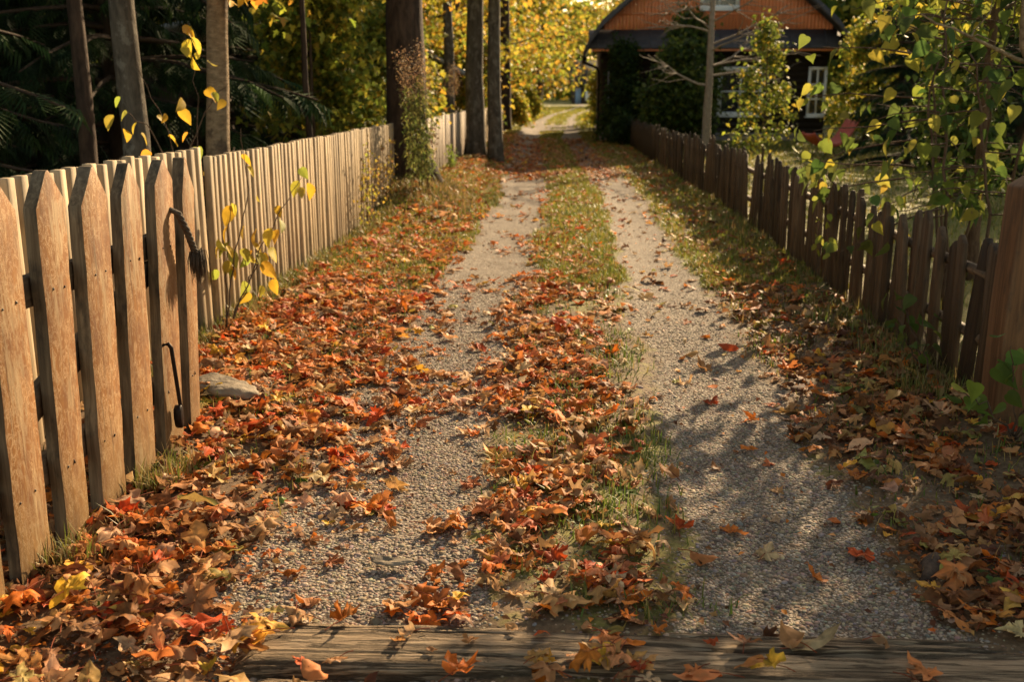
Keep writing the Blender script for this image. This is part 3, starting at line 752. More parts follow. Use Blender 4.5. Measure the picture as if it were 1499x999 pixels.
for q in big:
    T = OVAL_HI if oval[q] else MAPLE_HI
    L = curl(T[0], np.array([q]))[0]; mn = L[:, 2].min(); L[:, 2] -= mn
    Vl = [L]; Fl = list(T[1]); m = len(L)
    # petiole: a thin three sided stalk from the leaf base
    p0 = L[1]; dd = nrm(p0 - L[0]); dd = dd * (1, 1, .2)
    pts = np.array([p0, p0 + dd * size[q] * .35 + (0, 0, .004), p0 + dd * size[q] * .7]); pts[:, 2] = np.maximum(pts[:, 2], .001)
    side = np.array([-dd[1], dd[0], 0]) * .0016
    sv = np.vstack([pts + side, pts - side, pts + (0, 0, .0026)])
    Vl.append(sv); Fl.append(m + np.array([[0, 1, 4, 3], [1, 2, 5, 4], [3, 4, 7, 6], [4, 5, 8, 7], [6, 7, 1, 0], [7, 8, 2, 1]]))
    base_c = np.repeat(cols[q][None], m, 0)
    if not oval[q]:
        no = len(maple_out)
        for vi in (3, 7, 16, no - 7, no - 3): base_c[[1 + vi + no * k_ for k_ in range(4)]] *= 1.3
        for vi in (5, 11, no - 5, no - 11): base_c[[1 + vi + no * k_ for k_ in range(4)]] *= .8
    base_c[1 + 3 * (len(T[0]) - 1) // 4:] *= rng.uniform(.7, 1.05)
    cc = np.vstack([base_c.clip(0, .9), np.repeat(np.array([[.28, .07, .03]]), 9, 0)])
    o = mk('fallen_leaf', np.vstack(Vl), Fl, M['dead_leaf'], col=cc, smooth=True, loc=(X[q], Y[q], ground_z[q] + pile[q] - .002))
    shape = 'oval' if oval[q] else 'maple'
    form = 'tightly curled' if abs(kap[q]) > 3 else ('curled' if abs(kap[q]) > 1.7 else 'nearly flat')
    big_ = 'large ' if size[q] > .12 else ('small ' if size[q] < .08 else '')
    tag(o, f'{big_}{form} {CN[ci[q]]} {shape} leaf {ZT[int(zones[q])]}', 'leaf', 'fallen leaves in the foreground')

# ------------------------------------------------------------------ grass
def grass_blades(n, y0, y1, xr, hfun, keep, pal, yp=1.4):
    Xg = rng.uniform(xr[0], xr[1], n); Yg = y0 + (y1 - y0) * rng.random(n) ** yp
    kp = rng.random(n) < keep(Xg, Yg); Xg, Yg = Xg[kp], Yg[kp]; n = len(Xg)
    h = hfun(Xg, Yg) * rng.uniform(.45, 1.25, n)
    a = rng.random(n) * 2 * PI; ln = np.abs(rng.normal(0, .55, n))
    d = np.column_stack([np.cos(a) * ln, np.sin(a) * ln, np.ones(n)]); d = nrm(d)
    wv = np.column_stack([-np.sin(a), np.cos(a), 0 * a]) * (.0016 + .0016 * rng.random(n))[:, None] * np.interp(Yg, [2, 8, 20, 40], [1, 1.6, 3.5, 7])[:, None]
    b0 = np.column_stack([Xg, Yg, gz(Xg, Yg) - .004])
    m1 = b0 + d * (h * .55)[:, None]
    tp = m1 + nrm(d * (1, 1, .35)) * (h * .5)[:, None]
    Vg = np.stack([b0 - wv, b0 + wv, m1 + wv * .8, m1 - wv * .8, tp], 1)
    o = (np.arange(n) * 5)[:, None]
    return Vg.reshape(-1, 3), [o + np.array([[0, 1, 2, 3]]), o + np.array([[3, 2, 4]])], np.repeat(pick(pal, n, .3), 5, 0)
def kp_near(X, Y):
    g = gravel_m(X, Y); cl = fbm(X * 3.5, Y * 3., 91, 3); u = X - cen(Y)
    ce = (np.abs(u) < .5) * (.35 + .9 * sst(Y, 6, 10)) + (u > 1.05) * np.interp(Y, [5, 9], [.22, .55]) + (u < -1.05) * np.interp(Y, [2.4, 8, 12], [.22, .3, .9])
    return (1 - sst(g, .05, .5)) * ce * (.08 + sst(cl, .42, .58) + .5 * sst(Y, 7, 10)) * (Y > 2.88)
GP = [(.09, .14, .02), (.14, .19, .03), (.24, .21, .05), (.36, .27, .09), (.07, .11, .015), (.30, .19, .07)]
parts = [grass_blades(90000, 2.88, 10, (-2.35, 2.1), lambda x, y: .045 + .04 * fbm(x * 4, y * 4, 95, 2), kp_near, GP, 1.3),
         grass_blades(140000, 8.5, 42, (-2.4, 2.1), lambda x, y: .065 + 0 * x, lambda x, y: kp_near(x, y) * 1.5 * (.35 + .65 * (y < 19) + .0 * x), [(.20, .22, .03), (.30, .27, .05), (.38, .28, .09), (.15, .18, .02)], 1.6),
         grass_blades(60000, 5.3, 34, (2.1, 11), lambda x, y: .09 + 0 * x, lambda x, y: ((x > rx(y) + .05) & ((y < 31) | (x > 9))) * .8, [(.12, .15, .025), (.22, .21, .04), (.34, .27, .07)], 1.2),
         grass_blades(70000, 44, 100, (-6, 9), lambda x, y: .16 + 0 * x, lambda x, y: (1 - gravel_m(x, y)) * ((x < .5) | (y > 46)) * (np.abs(x) < .2 * y), [(.28, .27, .04), (.38, .33, .05), (.20, .22, .03)], 1.),
         # tufts at the foot of the fences, gate and trunk
         grass_blades(9000, 5.2, 14.2, (-2.42, -2.2), lambda x, y: .10 + 0 * x, lambda x, y: .2 + sst(fbm(x * 2, y * 1.5, 99), .45, .6), [(.30, .22, .09), (.20, .17, .05), (.13, .15, .03)], 1.1),
         grass_blades(9000, 5.2, 30, (1.75, 2.2), lambda x, y: .12 + 0 * x, lambda x, y: .1 + sst(fbm(x * 2, y * 1.1, 98), .48, .6), [(.30, .22, .09), (.20, .17, .05), (.13, .15, .03)], 1.4),
         grass_blades(6000, 2.9, 6.6, (-.3, .6), lambda x, y: .075 + 0 * x, lambda x, y: sum(np.exp(-((x - a) / b_) ** 2 - ((y - c_) / d_) ** 2) for a, c_, b_, d_ in ((.16, 3.75, .12, .2), (.36, 4.4, .10, .3), (-.02, 5.3, .1, .25), (.28, 6.0, .12, .3), (.05, 3.02, .1, .07), (.4, 3.0, .1, .06))).clip(0, 1), [(.09, .14, .02), (.13, .18, .03), (.07, .11, .015), (.2, .2, .05)], 1.),
         grass_blades(1500, 2.9, 4.3, (-1.78, -1.6), lambda x, y: .12 + 0 * x, lambda x, y: sst(fbm(x * 2, y * 3, 97), .5, .6), [(.34, .25, .10), (.16, .17, .03)], 1.),
         grass_blades(7000, 12.8, 15.5, (-2.6, -1.3), lambda x, y: .13 + 0 * x, lambda x, y: np.exp(-((x + 2.2) ** 2 / .5 + (y - 14.1) ** 2 / 1.)), [(.36, .25, .10), (.28, .20, .08), (.16, .15, .04)], 1.)]
V = []; Fs = []; C = []; n0 = 0
for v, f, c in parts:
    V.append(v); C.append(c); Fs += [x + n0 for x in f]; n0 += len(v)
tag(mk('grass', np.vstack(V), Fs, M['grass'], col=np.vstack(C)), 'short green and straw coloured grass of strip, verges and lawn', 'grass', kind='stuff')
# small round-leaved weeds in the strip
nw = 1500; Xw = rng.uniform(-2.2, 2., nw); Yw = 2.9 + 11 * rng.random(nw) ** 1.3
kp = rng.random(nw) < kp_near(Xw, Yw) * 1.1; Xw, Yw = Xw[kp], Yw[kp]; nw = len(Xw)
Xw = np.repeat(Xw, 4) + .025 * rng.normal(size=nw * 4); Yw = np.repeat(Yw, 4) + .025 * rng.normal(size=nw * 4); nw *= 4
fr = frames(np.column_stack([rng.normal(size=(nw, 2)), .5 * np.ones(nw)]), nrm(np.column_stack([rng.normal(0, .5, (nw, 2)), np.ones(nw)])))
v, f, c = scatter(OVALB, np.column_stack([Xw, Yw, gz(Xw, Yw) + .015]), fr, rng.uniform(.02, .05, nw), pick([(.12, .18, .03), (.2, .24, .04), (.08, .12, .02)], nw))
tag(mk('weeds', v, f, M['grass'], col=c, smooth=True), 'small green weed leaves growing through the leaf litter', 'weeds', kind='stuff')

# ------------------------------------------------------------------ plants and trees
YEL = [(.60, .42, .05), (.48, .40, .05), (.62, .34, .05), (.34, .36, .06), (.40, .37, .05), (.24, .28, .04)]
YG = [(.42, .38, .05), (.30, .32, .05), (.55, .43, .06), (.20, .25, .04)]
GRN = [(.075, .12, .025), (.11, .15, .03), (.16, .19, .035), (.06, .09, .02)]
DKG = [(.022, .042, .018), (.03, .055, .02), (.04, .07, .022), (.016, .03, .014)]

def branch(mb, p, d, L, r, n=6, wob=.12, up=0., sides=5, tip=.3):
    p = np.array(p, float); d = nrm(np.array(d, float)); pts = [p.copy()]
    for i in range(n):
        d = nrm(d + wob * rng.normal(size=3) + np.array([0, 0, up]))
        p = p + d * L / n; pts.append(p.copy())
    pts = np.array(pts); rr = r * np.linspace(1, tip, n + 1)
    mb.tube(pts, rr, sides, caps=False); return pts

def leaves_at(pts, per, spread, T, size, pal, droop=.6, jit=.25, p=None, flat=.5):
    pts = np.asarray(pts); n = len(pts) * per
    pos = np.repeat(pts, per, 0) + rng.normal(size=(n, 3)) * spread
    a = rng.random(n) * 2 * PI
    d = np.column_stack([np.cos(a), np.sin(a), -droop + .4 * rng.normal(size=n)])
    nv_ = nrm(np.column_stack([rng.normal(0, flat, (n, 2)), np.ones(n)]))
    return scatter(T, pos, frames(d, nv_), size * np.exp(.22 * rng.normal(size=n).clip(-2, 1.4)), pick(pal, n, jit, p))

def crown_tree(name, label, base, h, r, bark, lo, rad, nlimb, per, T, ls, pal, group=None, lean=(0, 0), cat='tree', spread=.28, droop=.5, top=None, wob=.03, limb_up=.05, dirs=None, mat='leaf', sub=4, flare=1.0, sides=12):
    x, y = base; z = float(gz(x, y)); root = empty(name, (x, y, z), label, cat, group)
    tb = MB(); n = 16
    t = np.linspace(0, 1, n); zs = -.1 + (h + .1) * t ** 1.15
    off = np.cumsum(rng.normal(size=(n, 2)) * wob * h / n, 0)
    pts = np.column_stack([lean[0] * zs + off[:, 0], lean[1] * zs + off[:, 1], zs])
    rr = r * (1 - .75 * (zs / h).clip(0, 1)) * (1 + (flare - 1 + .25) * np.exp(-zs.clip(0) * 5))
    tb.tube(pts, rr, sides, rough=.05)
    ends = []
    for i in range(nlimb):
        zz = lo + (h * .97 - lo) * (i + rng.random()) / nlimb
        q = np.array([np.interp(zz, zs, pts[:, 0]), np.interp(zz, zs, pts[:, 1]), zz])
        a = rng.random() * 2 * PI if dirs is None else rng.choice(dirs) + .5 * rng.normal()
        tt = (zz - lo) / max(h - lo, .1); L = rad * (.55 + .45 * math.sin(PI * min(1, .25 + .75 * tt))) * (1.05 - .55 * tt) * rng.uniform(.7, 1.1)
        bp = branch(tb, q, (math.cos(a), math.sin(a), .25), L, r * .28 * (1 - .5 * tt), 6, .13, limb_up, 5)
        for j in range(sub):
            s = bp[2 + int(rng.integers(0, 4))]
            a2 = a + rng.choice([-1, 1]) * rng.uniform(.4, 1.1)
            sp = branch(tb, s, (math.cos(a2), math.sin(a2), .1), L * rng.uniform(.3, .55), r * .1, 4, .2, .0, 4)
            ends.append(sp[1:])
        ends.append(bp[3:])
    tb.build('trunk', M[bark], root, True)
    if per:
        v, f, c = leaves_at(np.vstack(ends), per, spread, T, ls, pal, droop)
        mk('crown', v, f, M[mat], root, c)
    return root

# ---- spruces: one builder, three variants, the rest copies
def make_spruce(h, rad, z0, seed_label):
    root = empty('spruce_tree', (0, 0, 0), seed_label, 'tree', 'spruces')
    tb = MB(); zs = np.linspace(-.1, h, 10); tb.tube(np.column_stack([0 * zs, 0 * zs, zs]), .016 * h * (1.02 - zs / h).clip(.05), 8)
    P = []; D = []; S = []
    z = z0
    while z < h * .98:
        for kx in range(int(rng.integers(5, 8))):
            a = rng.random() * 2 * PI; L = rad * (1 - z / h) ** .75 * rng.uniform(.7, 1.1) + .1
            q = branch(tb, (0, 0, z + .1 * rng.normal()), (math.cos(a), math.sin(a), .08), L, .02 + .008 * L, 6, .05, -.07, 4)
            m = max(4, int(L * 20))
            tt = rng.uniform(.15, 1., m); ix = np.linspace(0, 1, 7)
            pos = np.column_stack([np.interp(tt, ix, q[:, k]) for k in range(3)])
            sg = rng.choice([-1, 1], m); aa = a + sg * rng.uniform(.2, 1.1, m)
            dd = np.column_stack([np.cos(aa), np.sin(aa), rng.uniform(-.8, -.1, m)])
            P.append(pos); D.append(dd); S.append(np.full(m, .17 + .06 * L))
        z += .30 + .1 * rng.random()
    P = np.vstack(P); D = np.vstack(D); S = np.concatenate(S); m = len(P)
    tb.build('trunk', M['bark_spruce'], root, True)
    nv_ = nrm(np.column_stack([rng.normal(0, .35, (m, 2)), np.ones(m)]))
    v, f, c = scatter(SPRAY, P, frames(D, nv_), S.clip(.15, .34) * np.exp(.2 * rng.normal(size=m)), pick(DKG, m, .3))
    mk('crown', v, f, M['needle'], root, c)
    return root
protos = [make_spruce(9.5, 2.3, .5, ''), make_spruce(11, 2.6, 1.0, ''), make_spruce(8, 1.9, .25, '')]
spr = [(-6.0, 8.6, 0, 'dark spruce nearest the left edge behind the slat fence'), (-5.3, 12.0, 1, 'dark drooping spruce to the right of the young maple trunk'),
       (-8.4, 11.2, 2, 'low dark spruce deep at the left edge, behind the nearest spruce'), (-6.6, 14.6, 2, 'dark spruce right behind the young maple, farther back in the shade'),
       (-8.8, 15.5, 1, 'tall spruce behind the slim dark leaning trunk'), (-11.5, 12.5, 0, 'spruce in the deep shade at the far left'),
       (-7.0, 20.5, 0, 'spruce beside the grey roofed shed on the left'), (-12.0, 19.5, 1, 'spruce deep in the left wood behind the others'), (-15.5, 16.5, 1, 'farthest spruce at the left edge of the wood'),
       (9.4, 31.0, 0, 'tall spruce at the right hand corner of the orange gabled house'), (7.9, 19.0, 2, 'spruce behind the curved grey trunk on the right'),
       (6.9, 22.0, 2, 'low spruce behind the big leaved bush on the right'), (9.6, 22.5, 1, 'spruce at the right edge behind the others'), (9.9, 27., 0, 'spruce farther back in the right garden')]
used = set()
for i, (x, y, k, lab) in enumerate(spr):
    if k in used: o = copy_tree(protos[k])
    else: o = protos[k]; used.add(k)
    o.location = (x, y, float(gz(x, y))); o.rotation_euler = (0, 0, rng.random() * 6.28); s = rng.uniform(.9, 1.08) * ((.86 if y > 30 else .78) if x > 0 else 1); o.scale = (s, s, s)
    o['label'] = lab

# ---- trunks behind the left fence
crown_tree('slim_tree', 'slim dark leaning trunk at the left edge behind the gate', (-4.32, 9.0), 7, .085, 'bark_dark', 4, 1.2, 5, 5, MSTAR, .11, YG, lean=(0, .02), wob=.015)
crown_tree('aspen_tree', 'grey lichen spotted trunk, second from the left behind the gate', (-3.66, 8.5), 8, .125, 'bark_grey', 4.4, 1.3, 6, 6, BROAD, .09, YG, lean=(.0, .02), wob=.02)
yt = crown_tree('maple_tree', 'sunlit brown trunk of a young maple with orange leaves overhanging the fence', (-3.16, 9.0), 7.5, .115, 'bark_aspen', 3.4, 1.4, 6, 7, MSTAR, .12, YEL, lean=(.06, .0))
b = MB(); pts_ = []
for (q, d_, L) in (((0, 0, 2.6), (.8, -.35, .05), 1.0), ((0, 0, 2.75), (.95, -.1, -.10), 1.3), ((0, 0, 2.75), (.6, -.8, .0), 1.0), ((0, 0, 2.8), (1., .1, -.05), 1.2)):
    bp = branch(b, q, d_, L, .02, 6, .1, -.03, 5); pts_.append(bp[3:])
b.build('limb', M['bark_twig'], yt, True)
v, f, c = leaves_at(np.vstack(pts_), 13, .10, MSTAR, .125, [(.72, .36, .05), (.70, .27, .04), (.74, .45, .06)], .5)
mk('overhang_leaves', v, f, M['leaf'], yt, c)
crown_tree('slim_tree', 'thin dark sapling trunk between the young maple and the big trunk', (-3.12, 12.1), 6, .045, 'bark_dark', 2.2, 1.1, 8, 7, MSTAR, .11, YEL)

# big trunk with root flare on the fence line
bt = crown_tree('old_tree', 'massive dark tree trunk with root flare standing in the fence line', (-2.30, 14.45), 10, .30, 'bark_dark', 6.4, 2.4, 6, 6, MSTAR, .14, YEL, flare=1.45, wob=.012, sides=20)
for a in (-2.4, -1.5, -.6, .4, 1.5, 2.7):
    b = MB(); d = np.array([math.cos(a), math.sin(a)])
    tt = np.linspace(0, 1, 6); q = np.column_stack([d[0] * (.18 + .55 * tt), d[1] * (.18 + .55 * tt), .24 * (1 - tt) ** 1.6 - .13 * tt - .10]); b.tube(q, .13 * (1 - .75 * tt), 8)
    b.build('root', M['bark_dark'], bt, True)
crown_tree('grey_tree', 'grey lichened trunk in front of the board fence, left of two', (-2.12, 22.7), 11, .22, 'bark_grey', 3.4, 3.0, 10, 14, MSTAR, .125, YEL, wob=.02, limb_up=-.02)
crown_tree('grey_tree', 'grey straight trunk in front of the board fence, right of two', (-1.68, 22.4), 10, .165, 'bark_grey', 3.0, 2.6, 9, 14, MSTAR, .125, YEL, wob=.015, limb_up=-.03)
crown_tree('grey_tree', 'slender grey trunk behind the shaded board fence', (-3.15, 26.5), 9, .16, 'bark_grey', 2.2, 2.4, 12, 14, MSTAR, .125, YEL, limb_up=-.03)
crown_tree('old_tree', 'dark trunk at the end of the sunlit board fence', (-2.55, 38.5), 10, .25, 'bark_dark', 3.0, 3.6, 14, 11, MSTAR, .15, YEL, limb_up=-.02)
crown_tree('old_tree', 'dark trunk in the wood behind the right one of two grey trunks', (-3.7, 33.), 9, .22, 'bark_dark', 2.2, 3.2, 13, 11, MSTAR, .14, YEL, limb_up=-.02)
crown_tree('lime_tree', 'leaning trunk of the far yellow tree at the edge of the sunny field', (-2.4, 70.), 11, .34, 'bark_dark', 3.2, 5.2, 22, 10, BROAD, .32, YG + [(.62, .36, .06)], lean=(.05, 0), limb_up=-.05, spread=.45)
# undergrowth and yellow trees left of the lane
ug = [(-3.9, 15.6, 3.4, 'yellow green hazel just left of the big dark trunk'), (-4.6, 18.4, 4.2, 'bushy yellow green young maple behind the hazel'), (-3.3, 18.2, 2.6, 'green yellow bush right of the big dark trunk behind the fence'),
      (-3.9, 22.5, 3.8, 'yellow bush behind the board fence near the shed roof'), (-3.2, 30.0, 3.2, 'yellow bush leaning over the sunlit board fence'), (-4.8, 26.0, 4.5, 'tall yellow bush in the wood behind the shaded board fence')]
for i, (x, y, h, lab) in enumerate(ug):
    crown_tree('hazel_bush', lab, (x, y), h, .04, 'bark_twig', .5, 1.15, 24, 14, MSTAR, .10 if y < 20 else .12, (YG if i < 3 else YEL) + GRN[1:3], cat='bush', group='yellow bushes behind the left fence', limb_up=.08, spread=.16, sub=3)
far = [(-6.2, 33., 9, YEL, 'golden maple in the wood behind the board fence'), (-5.5, 42., 11, YEL, 'golden maple overhanging the lane beside the far fence'), (-4.4, 52., 10, YG, 'yellow green maple behind the far pale fence'),
       (-8.5, 26., 9, YG, 'yellow green maple beyond the shed on the left'), (-4.6, 98., 12, YEL, 'distant golden tree on the left of the field track'), (5.0, 118., 14, YG, 'distant yellow green tree behind the left eave of the house'), (-9, 60, 13, YG, 'tall yellow green tree left of the leaning lime'), (9.5, 112., 14, YG, 'yellow green tree just above the left roof edge of the house')]
for x, y, h, pal, lab in far:
    crown_tree('maple_tree', lab, (x, y), h, .018 * h, 'bark_dark', 1.8 if y < 80 else 2.2, .42 * h, 24, 12, BROAD if y > 50 else MSTAR, .15 if y < 50 else .26, pal + [(.58, .32, .05)], group='golden trees along the lane', limb_up=-.04, spread=.35 if y < 50 else .6)
# low bushes where the lane reaches the field, and at the house corner
for x, y, h, pal, lab in [(-2.3, 50., 1.5, YG, 'low yellow bush at the end of the far pale fence'), (-2.5, 44, 1.3, YEL, 'low golden bush against the far pale fence'), (-2.9, 57, 2.2, YG, 'yellow green bush in front of the leaning lime'),
                          (1.25, 46., 2.4, YG, 'yellow green shrub by the lane beyond the house downpipe'), (1.7, 51., 2.8, YG, 'taller yellow green shrub past the back of the house')]:
    crown_tree('low_bush', lab, (x, y), h, .03, 'bark_twig', .15, .7, 20, 9, BROAD, .16, pal, cat='bush', group='low bushes at the field edge', spread=.14, sub=3)

# far wood: one mass behind everything
def wood_mass(n, cx, cy, sx, sy, h, pal, size, seed):
    pos = np.column_stack([cx + sx * (rng.random(n) * 2 - 1), cy + sy * (rng.random(n) * 2 - 1), h * rng.random(n) ** .9])
    top = h * (.55 + .6 * fbm(pos[:, 0] * .25 + seed, pos[:, 1] * .25, seed))
    pos = pos[pos[:, 2] < top]
    d = rng.normal(size=(len(pos), 3)); nv_ = nrm(rng.normal(size=(len(pos), 3)) + (0, 0, .8))
    cl = pick(pal, len(pos), .3)
    return scatter(BROAD, pos, frames(d, nv_), size * np.exp(.3 * rng.normal(size=len(pos))), cl)
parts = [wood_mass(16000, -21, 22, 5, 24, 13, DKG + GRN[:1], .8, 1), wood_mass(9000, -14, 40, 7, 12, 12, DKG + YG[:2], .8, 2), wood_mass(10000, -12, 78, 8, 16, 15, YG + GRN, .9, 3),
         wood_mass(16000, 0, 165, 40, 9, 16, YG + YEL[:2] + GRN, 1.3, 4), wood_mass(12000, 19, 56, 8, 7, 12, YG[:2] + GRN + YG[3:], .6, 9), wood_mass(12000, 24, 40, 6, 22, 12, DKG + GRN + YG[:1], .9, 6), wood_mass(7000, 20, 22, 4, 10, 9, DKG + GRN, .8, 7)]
V = []; Fs = []; C = []; n0 = 0
for v, f, c in parts:
    V.append(v); C.append(c); Fs += [x + n0 for x in f]; n0 += len(v)
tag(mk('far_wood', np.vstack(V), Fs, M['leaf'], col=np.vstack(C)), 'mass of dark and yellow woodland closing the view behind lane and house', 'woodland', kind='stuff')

# ---- saplings with yellow leaves at the fence
def sapling(name, label, base, stems, T, ls, pal, per, bark='bark_twig', cat='sapling', droop=.9, spread=.04, group=None, r=.006):
    x, y = base; z = float(gz(x, y)); root = empty(name, (x, y, z), label, cat, group)
    b = MB(); P = []
    for st in stems:
        q = np.array(st, float); t = np.linspace(0, 1, 4 * len(q)); s = np.linspace(0, 1, len(q))
        pp = np.column_stack([np.interp(t, s, q[:, k]) for k in range(3)]); pp[1:-1] += rng.normal(size=(len(pp) - 2, 3)) * .008
        b.tube(pp, r * np.linspace(1, .35, len(pp)), 5); P.append(pp[len(pp) // 3:])
    b.build('stem', M[bark], root, True)
    P = np.vstack(P); idx = rng.choice(len(P), min(len(P), per), replace=per > len(P))
    v, f, c = leaves_at(P[idx], 1, spread, T, ls, pal, droop, .2, flat=1.0)
    mk('foliage', v, f, M['leaf'], root, c, True)
    return root
YL = [(.68, .43, .045), (.62, .36, .04), (.55, .42, .06), (.36, .36, .06)]
sapling('lime_sapling', 'thin sapling with hanging yellow leaves in front of the slat fence', (-2.26, 6.45),
        [[(0, 0, 0), (.02, .12, .4), (.10, .35, .9), (.08, .30, 1.3)], [(0, 0, 0), (.12, .2, .35), (.22, .55, .7), (.33, .85, .95)], [(0, 0, 0), (.05, .25, .2), (.15, .35, .45), (.2, .45, .62)], [(0, 0, 0), (.0, .1, .5), (.0, .22, .85)]], OVALB, .105, YL, 62, droop=1.3, spread=.05)
sapling('lime_sapling', 'yellow leaved twig reaching up behind the gate in front of the aspen trunks', (-2.75, 7.3),
        [[(0, 0, 0), (-.1, .1, .8), (-.2, .1, 1.35), (-.35, .0, 1.75)], [(0, 0, 0), (0, .1, .9), (.05, .15, 1.5), (.0, .1, 2.0)], [(-.1, .1, .8), (-.3, .05, 1.3), (-.5, 0, 1.45)], [(-.1, .1, 1.0), (.1, .2, 1.45), (.25, .2, 1.6)]], OVALB, .105, YL, 56, droop=.9, spread=.06)

# ---- goldenrod: leafy stem and brown plume
def goldenrod(label, base, h, n, pal, plume=True, leafy=True):
    x, y = base; z = float(gz(x, y)); root = empty('goldenrod', (x, y, z), label, 'plant', 'dried goldenrod by the left fence')
    b = MB(); P = []; Q = []
    for i in range(n):
        a = rng.random() * 6.28; sp = .10 + .08 * rng.random(); hh_ = h * rng.uniform(.8, 1.02)
        t = np.linspace(0, 1, 14); q = np.column_stack([.06 * rng.normal() + math.cos(a) * sp * t ** 2, .06 * rng.normal() + math.sin(a) * sp * t ** 2, hh_ * t])
        b.tube(q, .005, 4); P.append(q[2:11]); Q.append(q[10:] + (0, 0, .02))
    b.build('stem', M['bark_twig'], root, True)
    if leafy: v, f, c = leaves_at(np.vstack(P), 16, .045, NARROW, .085, pal, .7); mk('foliage', v, f, M['leaf'], root, c)
    if plume:
        P = np.vstack(Q); v, f, c = leaves_at(P, 60, .055, BROAD, .022, [(.36, .23, .12), (.45, .30, .17), (.28, .17, .09)], .2); mk('plume', v, f, M['leaf'], root, c)['kind'] = 'stuff'
    return root
goldenrod('tall goldenrod with brown fluffy heads leaning against the big dark trunk', (-1.98, 13.55), 1.8, 7, [(.20, .23, .06), (.28, .27, .08), (.13, .16, .05)])
goldenrod('dried plume rising above the board fence beside the left grey trunk', (-2.36, 20.5), 1.75, 3, [(.2, .12, .06), (.14, .09, .04)], leafy=False)
def dry_weed(label, base, h, n, pal):
    x, y = base; z = float(gz(x, y)); root = empty('dry_weed', (x, y, z), label, 'plant', 'dry weeds along the left fence')
    b = MB(); P = []
    for i in range(n):
        t = np.linspace(0, 1, 12); yy = rng.normal() * .25
        q = np.column_stack([.04 * rng.random() + .04 * t, yy * (.04 + .96 * np.clip(t * 8, 0, 1)) + rng.normal() * .15 * t, h * rng.uniform(.55, 1) * t]); b.tube(q, .004, 4); P.append(q[2:])
    b.build('stem', M['bark_twig'], root, True)
    v, f, c = leaves_at(np.vstack(P), 4, .035, BROAD, .04, pal, .9); mk('foliage', v, f, M['leaf'], root, c)
dry_weed('yellowing weed with thin stems against the middle of the slat fence', (-2.33, 11.6), 1.0, 6, [(.45, .33, .05), (.3, .2, .08), (.34, .32, .06)])
dry_weed('brown dry weed stalks against the shaded board fence', (-2.33, 16.8), 1.05, 4, [(.16, .09, .05), (.10, .06, .03)])
dry_weed('green weed tuft at the foot of the left grey trunk', (-2.2, 18.6), .5, 6, [(.2, .26, .04), (.14, .2, .03)])
dry_weed('yellow weed stems against the slat fence just before the big trunk', (-2.33, 12.8), .9, 5, [(.5, .36, .06), (.34, .2, .08)])

# ---- right garden
bb = empty('lime_bush', (2.65, 7.3, float(gz(2.65, 7.3))), 'large bush with big green and yellow heart shaped leaves over the dark picket fence', 'bush')
b = MB(); P = []; PO = []
for (a, q) in enumerate([[(0, 0, 0), (-.05, .05, .9), (-.12, .1, 1.7), (-.15, .2, 2.3)], [(.1, .3, 0), (.0, .4, .8), (-.05, .6, 1.5), (.1, .7, 2.1)], [(.15, -.2, 0), (.12, -.25, .8), (.0, -.3, 1.4), (-.1, -.3, 1.8)],
                         [(.4, .2, 0), (.5, .3, 1.), (.55, .2, 1.8), (.5, .2, 2.5)], [(.3, .9, 0), (.25, 1.1, 1.), (.2, 1.4, 1.7), (.3, 1.5, 2.4)], [(.45, .9, 0), (.5, 1., .9), (.55, .9, 1.6), (.6, .8, 2.2)]]):
    q = np.array(q, float); t = np.linspace(0, 1, 14); s = np.linspace(0, 1, 4); pp = np.column_stack([np.interp(t, s, q[:, k]) for k in range(3)]); pp[1:] += .012 * rng.normal(size=(13, 3))
    b.tube(pp, np.linspace(.014, .005, 14), 6)
    for j in range(17):
        s0 = pp[4 + int(rng.integers(0, 9))]; an = rng.random() * 6.28
        br = branch(b, s0, (math.cos(an), math.sin(an), .1), rng.uniform(.3, .75), .006, 6, .15, -.05, 4); P.append(br[2:])
for (s0, d_, L) in (((-.1, 0, .75), (-.9, -.35, .1), .75), ((-.1, .1, .9), (-.8, -.7, 0), .8), ((.0, .1, .7), (-.7, -.9, .05), .85), ((-.1, .6, 1.2), (-.8, .4, 0), .9), ((-.1, .8, .9), (-.9, .5, -.05), .8), ((.0, 1.2, 1.), (-.8, .6, 0), .9), ((-.1, .2, 1.35), (-.95, -.1, .05), .85), ((-.15, .4, 1.5), (-.9, .3, .0), .9), ((-.1, 0, 1.2), (-.8, -.6, .05), .8), ((-.15, .5, 1.8), (-.8, .1, .1), .7), ((-.1, .6, 1.0), (-.95, .2, -.05), .9)):
    br = branch(b, s0, d_, L, .008, 7, .1, -.06, 4); PO.append(br[2:]); PO.append(br[5:])
b.build('stem', M['bark_twig'], bb, True)
P = np.vstack(P)
P = P[rng.random(len(P)) < .58]
PO = np.vstack(PO)
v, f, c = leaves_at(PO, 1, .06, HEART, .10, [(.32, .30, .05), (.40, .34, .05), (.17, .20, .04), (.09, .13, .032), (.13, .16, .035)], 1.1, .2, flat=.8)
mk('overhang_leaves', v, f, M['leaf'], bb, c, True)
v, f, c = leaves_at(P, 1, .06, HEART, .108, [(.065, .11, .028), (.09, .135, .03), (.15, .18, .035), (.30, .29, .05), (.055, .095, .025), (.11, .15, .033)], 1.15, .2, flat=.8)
mk('foliage', v, f, M['leaf'], bb, c, True)

